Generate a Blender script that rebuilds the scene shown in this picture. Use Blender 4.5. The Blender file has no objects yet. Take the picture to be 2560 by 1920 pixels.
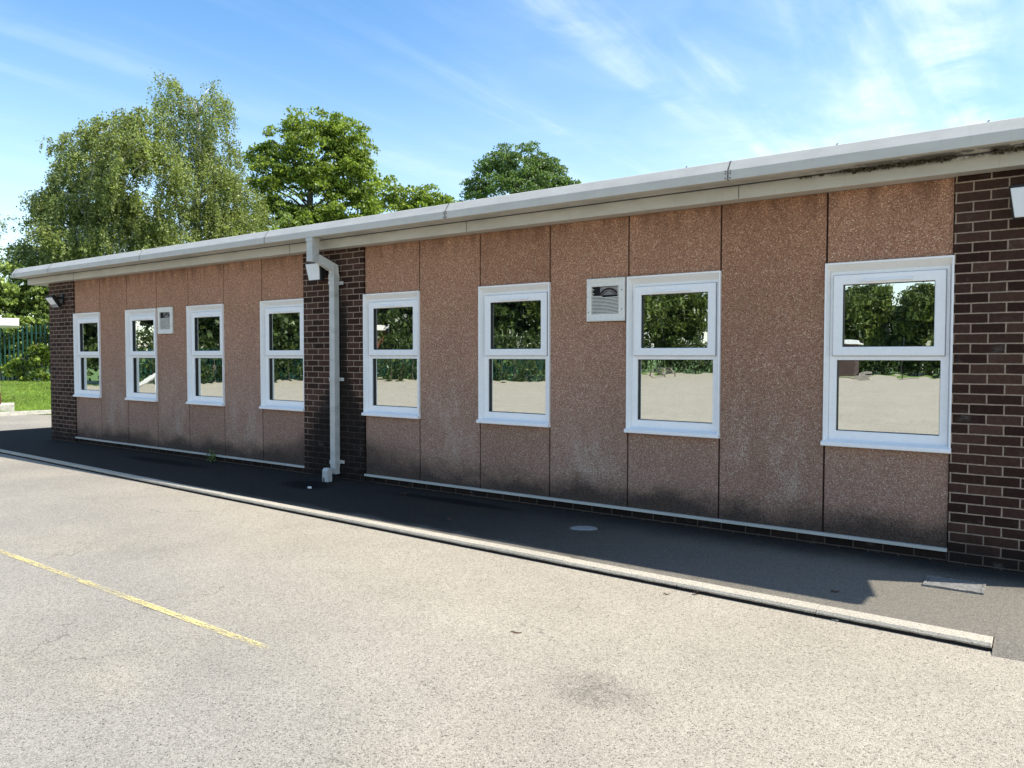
import bpy, bmesh, math, random
import numpy as np
from mathutils import Vector, Matrix

# ------------------------------------------------------------------ camera, world, sun, exposure
SC = bpy.context.scene
COL = SC.collection
F = 1930.67
YAW, PITCH, ROLL = -0.626625, -0.0350756, 0.0012108
CAM = np.array([0.71234, -6.50748, 1.52218])
cy_, sy_ = math.cos(YAW), math.sin(YAW); cp_, sp_ = math.cos(PITCH), math.sin(PITCH)
FW = np.array([sy_*cp_, cy_*cp_, sp_]); R0 = np.array([cy_, -sy_, 0.0]); U0 = np.cross(R0, FW)
RT = R0*math.cos(ROLL)+U0*math.sin(ROLL); UP = U0*math.cos(ROLL)-R0*math.sin(ROLL)
cd = bpy.data.cameras.new('camera'); cam = bpy.data.objects.new('camera', cd); COL.objects.link(cam)
m = Matrix.Identity(4)
for i in range(3):
    m[i][0] = RT[i]; m[i][1] = UP[i]; m[i][2] = -FW[i]; m[i][3] = CAM[i]
cam.matrix_world = m
cd.sensor_width = 36; cd.lens = F/2560*36; cd.clip_end = 5000; cd.clip_start = 0.05
SC.camera = cam

SUNV = Vector((0.72, 0.335, 1.0)).normalized()          # towards the sun
EL = math.asin(SUNV.z); AZ = math.atan2(SUNV.x, SUNV.y)
w = bpy.data.worlds.new('World'); SC.world = w; w.use_nodes = True
nt = w.node_tree; nt.nodes.clear()
def N(t, typ, **k):
    n = t.nodes.new(typ)
    for a, b in k.items(): setattr(n, a, b)
    return n
def L(t, a, b): t.links.new(a, b)
def math_(t, op, a, b=None, c=None, clamp=False):
    n = N(t, 'ShaderNodeMath', operation=op); n.use_clamp = clamp
    for i, v in enumerate((a, b, c)):
        if v is None: continue
        if isinstance(v, (int, float)): n.inputs[i].default_value = v
        else: L(t, v, n.inputs[i])
    return n.outputs[0]
def ramp(t, fac, stops, interp='LINEAR'):
    n = N(t, 'ShaderNodeValToRGB'); cr = n.color_ramp; cr.interpolation = interp
    while len(cr.elements) < len(stops): cr.elements.new(0.5)
    for e, (p, c) in zip(cr.elements, stops):
        e.position = p; e.color = (c, c, c, 1) if isinstance(c, (int, float)) else (*c, 1)
    L(t, fac, n.inputs[0]); return n.outputs[0]
def noise(t, vec, scale, detail=4, rough=0.55, dist=0.0):
    n = N(t, 'ShaderNodeTexNoise'); n.inputs['Scale'].default_value = scale
    n.inputs['Detail'].default_value = detail; n.inputs['Roughness'].default_value = rough
    n.inputs['Distortion'].default_value = dist
    if vec is not None: L(t, vec, n.inputs['Vector'])
    return n.outputs['Fac']
def mix(t, fac, a, b, mode='MIX'):
    n = N(t, 'ShaderNodeMix', data_type='RGBA', blend_type=mode)
    if isinstance(fac, (int, float)): n.inputs[0].default_value = fac
    else: L(t, fac, n.inputs[0])
    for i, v in ((6, a), (7, b)):
        if isinstance(v, tuple): n.inputs[i].default_value = (*v, 1)
        else: L(t, v, n.inputs[i])
    return n.outputs[2]
def mapping(t, vec, scale=(1, 1, 1), rot=(0, 0, 0), loc=(0, 0, 0)):
    n = N(t, 'ShaderNodeMapping'); n.inputs['Scale'].default_value = scale
    n.inputs['Rotation'].default_value = rot; n.inputs['Location'].default_value = loc
    L(t, vec, n.inputs['Vector']); return n.outputs[0]
def smooth(t, v, a, b):
    n = N(t, 'ShaderNodeMapRange', interpolation_type='SMOOTHSTEP')
    n.inputs['From Min'].default_value = a; n.inputs['From Max'].default_value = b
    L(t, v, n.inputs['Value']); return n.outputs[0]

sky = N(nt, 'ShaderNodeTexSky', sky_type='NISHITA')
sky.sun_disc = False; sky.sun_elevation = EL; sky.sun_rotation = AZ
sky.altitude = 0; sky.air_density = 1.15; sky.dust_density = 0.35; sky.ozone_density = 2.2
tc = N(nt, 'ShaderNodeTexCoord')
sep = N(nt, 'ShaderNodeSeparateXYZ'); L(nt, tc.outputs['Generated'], sep.inputs[0])
zz = math_(nt, 'ADD', math_(nt, 'MAXIMUM', sep.outputs[2], 0.0), 0.06)
cmb = N(nt, 'ShaderNodeCombineXYZ')
L(nt, math_(nt, 'DIVIDE', sep.outputs[0], zz), cmb.inputs[0]); L(nt, math_(nt, 'DIVIDE', sep.outputs[1], zz), cmb.inputs[1])
P = cmb.outputs[0]
azr = math_(nt, 'DIVIDE', sep.outputs[0], math_(nt, 'ADD', math_(nt, 'ABSOLUTE', sep.outputs[1]), 0.02))
mask = smooth(nt, azr, -1.05, 0.05)
st = noise(nt, mapping(nt, P, (2.3, 0.22, 1), (0, 0, 0.30)), 1.0, 7, 0.58, 0.5)
st2 = noise(nt, mapping(nt, P, (2.4, 1.5, 1), (0, 0, 0.3), (3, 1, 0)), 1.3, 7, 0.62, 0.5)
big = noise(nt, mapping(nt, P, (0.5, 0.35, 1), (0, 0, 0.2), (7.3, 2, 0)), 1.0, 3, 0.5)
wisps = math_(nt, 'MULTIPLY', smooth(nt, st, 0.46, 0.74), smooth(nt, st2, 0.25, 0.75))
veil = math_(nt, 'MULTIPLY', smooth(nt, math_(nt, 'ADD', math_(nt, 'MULTIPLY', st2, 0.5), math_(nt, 'MULTIPLY', big, 0.7)), 0.42, 0.95), mask)
cl = math_(nt, 'ADD', math_(nt, 'MULTIPLY', wisps, math_(nt, 'ADD', math_(nt, 'MULTIPLY', mask, 0.75), 0.25)), math_(nt, 'MULTIPLY', veil, 0.50))
low = math_(nt, 'MULTIPLY', math_(nt, 'SUBTRACT', 1.0, smooth(nt, sep.outputs[2], 0.0, 0.40)), 0.42)
cl = math_(nt, 'MINIMUM', math_(nt, 'ADD', math_(nt, 'MULTIPLY', cl, 0.9), low), 0.92)
hs = N(nt, 'ShaderNodeHueSaturation'); hs.inputs['Saturation'].default_value = 1.22; hs.inputs['Value'].default_value = 0.86
L(nt, sky.outputs[0], hs.inputs['Color'])
skc = mix(nt, cl, hs.outputs[0], (4.5, 5.0, 5.35))
bg = N(nt, 'ShaderNodeBackground'); bg.inputs[1].default_value = 0.15; L(nt, skc, bg.inputs[0])
wo = N(nt, 'ShaderNodeOutputWorld'); L(nt, bg.outputs[0], wo.inputs[0])

sd = bpy.data.lights.new('sun', 'SUN'); sd.energy = 4.3; sd.angle = math.radians(0.5); sd.color = (1.0, 0.94, 0.85)
so = bpy.data.objects.new('sun', sd); COL.objects.link(so)
so.rotation_euler = (-SUNV).to_track_quat('-Z', 'Y').to_euler(); so.location = (20, 10, 30)
vs = SC.view_settings; vs.view_transform = 'Standard'; vs.look = 'None'; vs.gamma = 1; vs.exposure = 0.92
vs.use_curve_mapping = False
SC.render.engine = 'CYCLES'
SC.cycles.max_bounces = 8; SC.cycles.transparent_max_bounces = 8

# ------------------------------------------------------------------ helpers
def ray(u, v):                                          # direction of a point of the photograph, unit depth
    return FW + RT*(u-1280)/F - UP*(v-960)/F
def at(u, v, D): return CAM + ray(u, v)*D
def at_z(u, D, z):                                      # bearing u, depth D, height z
    p = CAM + (FW+RT*(u-1280)/F)*D; return np.array([p[0], p[1], z])

def tag(o, label=None, cat=None, group=None, kind=None):
    if label: o['label'] = label
    if cat: o['category'] = cat
    if group: o['group'] = group
    if kind: o['kind'] = kind
    return o
def obj(name, bm, mat, parent=None, bevel=0.0, smoothf=False):
    me = bpy.data.meshes.new(name)
    bmesh.ops.recalc_face_normals(bm, faces=bm.faces)
    bm.to_mesh(me); bm.free()
    for mm in (mat if isinstance(mat, (list, tuple)) else [mat]): me.materials.append(mm)
    o = bpy.data.objects.new(name, me); COL.objects.link(o)
    if smoothf:
        for p in me.polygons: p.use_smooth = True
    if parent is not None: o.parent = parent
    if bevel > 0:
        b = o.modifiers.new('bevel', 'BEVEL'); b.width = bevel; b.segments = 2; b.limit_method = 'ANGLE'
    return o
def empty(name, loc=(0, 0, 0), label=None, cat=None, group=None, rz=0):
    o = bpy.data.objects.new(name, None); COL.objects.link(o); o.location = loc; o.rotation_euler = (0, 0, rz)
    o.empty_display_size = 0.2
    return tag(o, label, cat, group)
def copy_tree(o, parent=None):
    c = o.copy(); COL.objects.link(c)
    if parent is not None: c.parent = parent
    for ch in list(o.children): copy_tree(ch, c)
    return c
def box(bm, x0, x1, y0, y1, z0, z1, M=None, mi=0):
    vs_ = [bm.verts.new(v) for v in ((x0, y0, z0), (x1, y0, z0), (x1, y1, z0), (x0, y1, z0), (x0, y0, z1), (x1, y0, z1), (x1, y1, z1), (x0, y1, z1))]
    if M is not None:
        for v in vs_: v.co = M @ v.co
    for f in ((0, 3, 2, 1), (4, 5, 6, 7), (0, 1, 5, 4), (1, 2, 6, 5), (2, 3, 7, 6), (3, 0, 4, 7)):
        fc = bm.faces.new([vs_[i] for i in f]); fc.material_index = mi
    return vs_
def bx(*a, **k):
    bm = bmesh.new(); box(bm, *a, **k); return bm
def prism(bm, prof, x0, x1, axis='x'):                  # prof = list of (y, z) for axis x
    def P3(t, p): return (t, p[0], p[1]) if axis == 'x' else (p[0], t, p[1])
    a = [bm.verts.new(P3(x0, p)) for p in prof]; b = [bm.verts.new(P3(x1, p)) for p in prof]
    n = len(prof)
    for i in range(n): bm.faces.new((a[i], a[(i+1) % n], b[(i+1) % n], b[i]))
    bm.faces.new(a[::-1]); bm.faces.new(b)
def sweep(bm, pts, hx, hy, up=(0, 1, 0)):               # rectangular tube along points; hx along side, hy along 'up'
    rings = []
    pts = [Vector(p) for p in pts]
    for i, p in enumerate(pts):
        d = (pts[min(i+1, len(pts)-1)]-pts[max(i-1, 0)]).normalized()
        s = d.cross(Vector(up)); s = s.normalized() if s.length > 1e-4 else Vector((1, 0, 0))
        u2 = s.cross(d).normalized()
        k = 1.0
        if 0 < i < len(pts)-1:
            a1 = (pts[i]-pts[i-1]).normalized(); k = 1/max(0.5, math.cos(a1.angle((pts[i+1]-pts[i]).normalized())/2))
        rings.append([bm.verts.new(p+s*a*hx+u2*b*hy*k) for a, b in ((-1, -1), (1, -1), (1, 1), (-1, 1))])
    for r0, r1 in zip(rings, rings[1:]):
        for j in range(4): bm.faces.new((r0[j], r0[(j+1) % 4], r1[(j+1) % 4], r1[j]))
    bm.faces.new(rings[0][::-1]); bm.faces.new(rings[-1])
def tube(bm, pts, rad, seg=8):
    pts = [Vector(p) for p in pts]; rings = []
    if isinstance(rad, (int, float)): rad = [rad]*len(pts)
    for i, p in enumerate(pts):
        d = (pts[min(i+1, len(pts)-1)]-pts[max(i-1, 0)]).normalized()
        s = d.cross(Vector((0.31, 0.95, 0.02))).normalized(); u2 = s.cross(d)
        rings.append([bm.verts.new(p+(s*math.cos(a)+u2*math.sin(a))*rad[i]) for a in [2*math.pi*k/seg for k in range(seg)]])
    for r0, r1 in zip(rings, rings[1:]):
        for j in range(seg): bm.faces.new((r0[j], r0[(j+1) % seg], r1[(j+1) % seg], r1[j]))
    bm.faces.new(rings[0][::-1]); bm.faces.new(rings[-1])
def npmesh(name, V, Fc, mat, parent=None):              # V (n,3), Fc (m,4)
    me = bpy.data.meshes.new(name)
    me.vertices.add(len(V)); me.vertices.foreach_set('co', np.ascontiguousarray(V, np.float32).ravel())
    k = Fc.shape[1]
    me.loops.add(Fc.size); me.loops.foreach_set('vertex_index', np.ascontiguousarray(Fc, np.int32).ravel())
    me.polygons.add(len(Fc)); me.polygons.foreach_set('loop_start', np.arange(0, Fc.size, k, dtype=np.int32))
    me.update(calc_edges=True); me.materials.append(mat)
    o = bpy.data.objects.new(name, me); COL.objects.link(o)
    if parent is not None: o.parent = parent
    return o

W_, P_, G_ = 0.88947, 0.87539, 1.10893              # window bay, blank panel and middle pier widths
# ------------------------------------------------------------------ materials
def newmat(name):
    mt = bpy.data.materials.new(name); mt.use_nodes = True
    t = mt.node_tree; b = t.nodes['Principled BSDF']
    return mt, t, b
def coords(t): return N(t, 'ShaderNodeTexCoord').outputs['Object']
def wpos(t): return N(t, 'ShaderNodeNewGeometry').outputs['Position']
def bump(t, b, h, strength=0.3, dist=0.01):
    n = N(t, 'ShaderNodeBump'); n.inputs['Strength'].default_value = strength; n.inputs['Distance'].default_value = dist
    L(t, h, n.inputs['Height']); L(t, n.outputs[0], b.inputs['Normal'])
def simple(name, col, rough=0.6, var=0.08, scale=12, metallic=0.0, bmp=0.0, dirt=None):
    mt, t, b = newmat(name); p = wpos(t)
    f = noise(t, p, scale, 5, 0.6)
    c2 = tuple(max(0, c*(1-var*2)) for c in col); c3 = tuple(min(1, c*(1+var)) for c in col)
    c = ramp(t, f, [(0.3, c2), (0.7, c3)])
    if dirt:
        g = smooth(t, noise(t, mapping(t, p, (1.3, 1.3, 4)), 1.7, 6, 0.65), 0.50, 0.78)
        c = mix(t, math_(t, 'MULTIPLY', g, dirt[1]), c, dirt[0])
    L(t, c, b.inputs['Base Color']); b.inputs['Roughness'].default_value = rough; b.inputs['Metallic'].default_value = metallic
    if bmp: bump(t, b, noise(t, p, scale*8, 3), bmp, 0.002)
    return mt

M = {}
M['upvc'] = simple('white_plastic', (0.93, 0.92, 0.89), 0.32, 0.02, 30, dirt=((0.62, 0.62, 0.60), 0.16))
M['upvc'].node_tree.nodes['Principled BSDF'].inputs['Coat Weight'].default_value = 0.15
M['gasket'] = simple('black_rubber', (0.012, 0.012, 0.012), 0.6)
M['sealant'] = simple('red_brown_sealant', (0.030, 0.009, 0.006), 0.8, 0.3, 40)
M['cream_plastic'] = simple('aged_cream_plastic', (0.80, 0.77, 0.68), 0.5, 0.05, 30, dirt=((0.50, 0.44, 0.33), 0.30))
M['black_metal'] = simple('black_metal', (0.010, 0.010, 0.011), 0.45)
M['dark_void'] = simple('dark_interior', (0.006, 0.006, 0.006), 0.9)
M['lamp_white'] = simple('opal_white_plastic', (0.80, 0.81, 0.80), 0.35, 0.02)
M['lamp_grey'] = simple('grey_plastic', (0.22, 0.22, 0.22), 0.4)
M['rail_white'] = simple('white_painted_steel', (0.8, 0.8, 0.78), 0.45, 0.05)
M['post_brown'] = simple('red_brown_paint', (0.12, 0.03, 0.025), 0.6)
M['timber'] = simple('pale_timber', (0.55, 0.40, 0.26), 0.7, 0.15, 20)
M['grey_wood'] = simple('weathered_wood', (0.30, 0.27, 0.23), 0.8, 0.2, 20)
M['dark_brick'] = simple('dark_brown_boarding', (0.06, 0.035, 0.028), 0.8, 0.2, 8)
M['stone_white'] = simple('white_stone', (0.8, 0.78, 0.72), 0.8, 0.1, 40)
M['concrete_pale'] = simple('pale_concrete', (0.50, 0.47, 0.40), 0.85, 0.15, 9, bmp=0.4)
M['dead_leaf'] = simple('dead_leaf', (0.09, 0.045, 0.025), 0.8, 0.3, 30)
M['fan_grey'] = simple('grey_galvanised', (0.25, 0.24, 0.22), 0.5, 0.2, 20)

def mat_fascia(name='painted_fascia', moss=True):
    mt, t, b = newmat(name); p = wpos(t)
    f = noise(t, mapping(t, p, (1, 1, 3)), 3, 6, 0.6)
    c = ramp(t, f, [(0.25, (0.49, 0.465, 0.40)), (0.75, (0.60, 0.575, 0.50))])
    streak = smooth(t, noise(t, mapping(t, p, (9, 9, 0.8)), 3, 5, 0.6), 0.55, 0.8)
    c = mix(t, math_(t, 'MULTIPLY', streak, 0.25), c, (0.24, 0.23, 0.19))
    s = N(t, 'ShaderNodeSeparateXYZ'); L(t, p, s.inputs[0])
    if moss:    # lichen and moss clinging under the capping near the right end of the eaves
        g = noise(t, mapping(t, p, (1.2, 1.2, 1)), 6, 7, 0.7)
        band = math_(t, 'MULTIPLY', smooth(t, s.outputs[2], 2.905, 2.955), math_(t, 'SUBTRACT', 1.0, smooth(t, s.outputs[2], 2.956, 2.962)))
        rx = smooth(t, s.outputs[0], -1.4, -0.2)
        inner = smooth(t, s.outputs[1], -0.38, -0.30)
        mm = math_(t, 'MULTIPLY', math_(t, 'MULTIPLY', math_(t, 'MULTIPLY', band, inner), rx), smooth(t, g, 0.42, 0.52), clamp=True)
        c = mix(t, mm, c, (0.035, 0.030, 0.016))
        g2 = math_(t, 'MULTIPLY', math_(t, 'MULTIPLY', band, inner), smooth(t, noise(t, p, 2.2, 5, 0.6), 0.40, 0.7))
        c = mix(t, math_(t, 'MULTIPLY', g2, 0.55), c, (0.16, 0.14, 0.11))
    L(t, c, b.inputs['Base Color']); b.inputs['Roughness'].default_value = 0.5
    bump(t, b, noise(t, p, 60, 3), 0.08, 0.002)
    return mt
M['fascia'] = mat_fascia()

def mat_brick(ox=0.114, damp=0.0):
    mt, t, b = newmat('dark_brown_brick'); p = wpos(t)
    s = N(t, 'ShaderNodeSeparateXYZ'); L(t, p, s.inputs[0])
    wob = math_(t, 'MULTIPLY', math_(t, 'SUBTRACT', noise(t, p, 9, 2), 0.5), 0.006)
    c = N(t, 'ShaderNodeCombineXYZ')
    xx = math_(t, 'ADD', math_(t, 'ADD', s.outputs[0], s.outputs[1]), 100*0.216-ox+0.006+0.013)
    L(t, math_(t, 'ADD', xx, wob), c.inputs[0])
    L(t, math_(t, 'ADD', math_(t, 'ADD', s.outputs[2], 40*0.073-2.794+0.004), wob), c.inputs[1])
    br = N(t, 'ShaderNodeTexBrick'); L(t, c.outputs[0], br.inputs['Vector'])
    br.inputs['Scale'].default_value = 1; br.inputs['Brick Width'].default_value = 0.216; br.inputs['Row Height'].default_value = 0.073
    br.inputs['Mortar Size'].default_value = 0.0052; br.inputs['Mortar Smooth'].default_value = 0.12; br.inputs['Bias'].default_value = -0.1
    br.inputs['Color1'].default_value = (0.030, 0.014, 0.009, 1); br.inputs['Color2'].default_value = (0.085, 0.044, 0.030, 1)
    br.inputs['Mortar'].default_value = (0.34, 0.255, 0.185, 1)
    f = noise(t, p, 35, 6, 0.65)
    col = mix(t, 0.75, br.outputs[0], ramp(t, f, [(0.25, 0.55), (0.75, 1.35)]), 'MULTIPLY')
    # grime where water splashes: near the ground, and down behind the drainpipe
    g = noise(t, mapping(t, p, (1, 1, 0.5)), 2.5, 6, 0.6)
    lowd = math_(t, 'SUBTRACT', 1.0, smooth(t, math_(t, 'ADD', s.outputs[2], math_(t, 'MULTIPLY', math_(t, 'SUBTRACT', g, 0.5), 0.5)), 0.05, 0.30))
    px = math_(t, 'ABSOLUTE', math_(t, 'ADD', s.outputs[0], 6.60))
    zf = math_(t, 'ADD', 0.16, math_(t, 'MULTIPLY', math_(t, 'SUBTRACT', 1.0, smooth(t, s.outputs[2], 0.1, 1.5)), 0.75))
    pd = math_(t, 'SUBTRACT', 1.0, smooth(t, math_(t, 'DIVIDE', math_(t, 'ADD', px, math_(t, 'MULTIPLY', math_(t, 'SUBTRACT', g, 0.5), 0.25)), zf), 0.55, 1.1))
    pd = math_(t, 'MULTIPLY', pd, math_(t, 'SUBTRACT', 1.0, smooth(t, s.outputs[2], 2.0, 2.5)))
    col = mix(t, math_(t, 'MULTIPLY', math_(t, 'MAXIMUM', math_(t, 'MULTIPLY', lowd, 0.85), pd), 0.88, clamp=True), col, (0.012, 0.010, 0.008))
    pale = math_(t, 'MULTIPLY', smooth(t, noise(t, mapping(t, p, (1, 1, 1.6)), 5, 7, 0.7), 0.56, 0.80), 0.35)
    col = mix(t, pale, col, (0.26, 0.24, 0.22))
    L(t, col, b.inputs['Base Color']); b.inputs['Roughness'].default_value = 0.8; b.inputs['Specular IOR Level'].default_value = 0.15
    h = math_(t, 'SUBTRACT', math_(t, 'MULTIPLY', f, 0.35), br.outputs['Fac'])
    bump(t, b, h, 0.7, 0.006)
    return mt
M['brick'] = mat_brick()

def mat_pebbledash():
    mt, t, b = newmat('brown_pebbledash'); p = wpos(t)
    v = N(t, 'ShaderNodeTexVoronoi'); v.inputs['Scale'].default_value = 170; L(t, p, v.inputs['Vector'])
    hsv = N(t, 'ShaderNodeSeparateColor'); L(t, v.outputs['Color'], hsv.inputs[0])
    rnd = hsv.outputs[0]
    c = ramp(t, rnd, [(0.0, (0.185, 0.088, 0.057)), (0.3, (0.315, 0.168, 0.110)), (0.7, (0.41, 0.240, 0.158)), (0.92, (0.49, 0.32, 0.212)), (0.985, (0.74, 0.60, 0.46))])
    v2 = N(t, 'ShaderNodeTexVoronoi'); v2.inputs['Scale'].default_value = 62; L(t, p, v2.inputs['Vector'])
    s2 = N(t, 'ShaderNodeSeparateColor'); L(t, v2.outputs['Color'], s2.inputs[0])
    c = mix(t, 0.5, c, ramp(t, s2.outputs[1], [(0, 0.84), (1, 1.14)]), 'MULTIPLY')
    c = mix(t, 0.6, c, ramp(t, noise(t, p, 1.6, 4), [(0.3, 0.86), (0.7, 1.12)]), 'MULTIPLY')
    oi = N(t, 'ShaderNodeObjectInfo').outputs['Random']
    c = mix(t, 1.0, c, ramp(t, oi, [(0, (0.92, 0.90, 0.88)), (0.5, (1.0, 1.0, 1.0)), (1, (1.05, 1.06, 1.09))]), 'MULTIPLY')
    s = N(t, 'ShaderNodeSeparateXYZ'); L(t, p, s.inputs[0])
    # upper part is cleaner and more orange, lower part weathered
    up = smooth(t, math_(t, 'ADD', s.outputs[2], math_(t, 'MULTIPLY', noise(t, p, 1.5, 3), 0.5)), 1.4, 2.8)
    c = mix(t, math_(t, 'MULTIPLY', up, 0.8), c, mix(t, 1.0, c, (1.12, 0.97, 0.82), 'MULTIPLY'))
    # white bloom low on the panels
    bl = noise(t, mapping(t, p, (2.2, 2.2, 0.9)), 1.5, 6, 0.65)
    zb = math_(t, 'MULTIPLY', smooth(t, s.outputs[2], 0.15, 0.45), math_(t, 'SUBTRACT', 1.0, smooth(t, s.outputs[2], 0.6, 1.5)))
    dmin = None
    for cx_ in [-(W_*(k+1)+P_*(k+0.5)) for k in range(3)]+[-(W_*(k+5)+P_*(k+3.5)+G_) for k in range(3)]:
        d_ = math_(t, 'ABSOLUTE', math_(t, 'SUBTRACT', s.outputs[0], cx_)); dmin = d_ if dmin is None else math_(t, 'MINIMUM', dmin, d_)
    pm = math_(t, 'ADD', math_(t, 'MULTIPLY', math_(t, 'SUBTRACT', 1.0, smooth(t, dmin, 0.05, 0.55)), 0.85), 0.12)
    blf = math_(t, 'MULTIPLY', math_(t, 'MULTIPLY', smooth(t, bl, 0.33, 0.66), zb), pm)
    spots = smooth(t, math_(t, 'ADD', math_(t, 'ADD', math_(t, 'MULTIPLY', hsv.outputs[1], 0.75), math_(t, 'MULTIPLY', s2.outputs[2], 0.25)), math_(t, 'MULTIPLY', blf, 0.46)), 0.92, 0.99)
    c = mix(t, math_(t, 'MULTIPLY', spots, 0.8), c, (0.66, 0.54, 0.43))
    c = mix(t, math_(t, 'MULTIPLY', blf, 0.10), c, (0.50, 0.40, 0.32))
    gen = math_(t, 'MULTIPLY', math_(t, 'SUBTRACT', 1.0, smooth(t, s.outputs[2], 0.7, 1.5)), 0.22)
    c = mix(t, gen, c, (0.25, 0.19, 0.155))
    # splash dirt above the bottom trim, higher beside the drainpipe
    gn = noise(t, mapping(t, p, (1.3, 1.3, 2.0)), 1.6, 7, 0.62)
    near = math_(t, 'SUBTRACT', 1.0, smooth(t, math_(t, 'ABSOLUTE', math_(t, 'ADD', s.outputs[0], 6.6)), 0.35, 1.7))
    top = math_(t, 'ADD', 0.31, math_(t, 'MULTIPLY', near, 0.34))
    hh = math_(t, 'DIVIDE', math_(t, 'ADD', math_(t, 'SUBTRACT', s.outputs[2], 0.10), math_(t, 'MULTIPLY', math_(t, 'SUBTRACT', gn, 0.5), 0.45)), top)
    dirt = math_(t, 'SUBTRACT', 1.0, smooth(t, hh, 0.12, 1.0))
    c = mix(t, math_(t, 'MULTIPLY', dirt, 0.90, clamp=True), c, mix(t, rnd, (0.020, 0.015, 0.012), (0.080, 0.058, 0.042)))
    # faint vertical streaks, darker towards the eaves
    tp = math_(t, 'MULTIPLY', smooth(t, s.outputs[2], 2.55, 2.86), smooth(t, noise(t, mapping(t, p, (3, 3, 0.6)), 2.5, 5), 0.35, 0.65))
    c = mix(t, math_(t, 'MULTIPLY', tp, 0.6), c, (0.10, 0.045, 0.025))
    L(t, c, b.inputs['Base Color']); b.inputs['Roughness'].default_value = 0.85
    b.inputs['Specular IOR Level'].default_value = 0.3
    bump(t, b, math_(t, 'SUBTRACT', math_(t, 'MULTIPLY', rnd, 0.6), v.outputs['Distance']), 0.55, 0.006)
    return mt
M['dash'] = mat_pebbledash()

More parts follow.
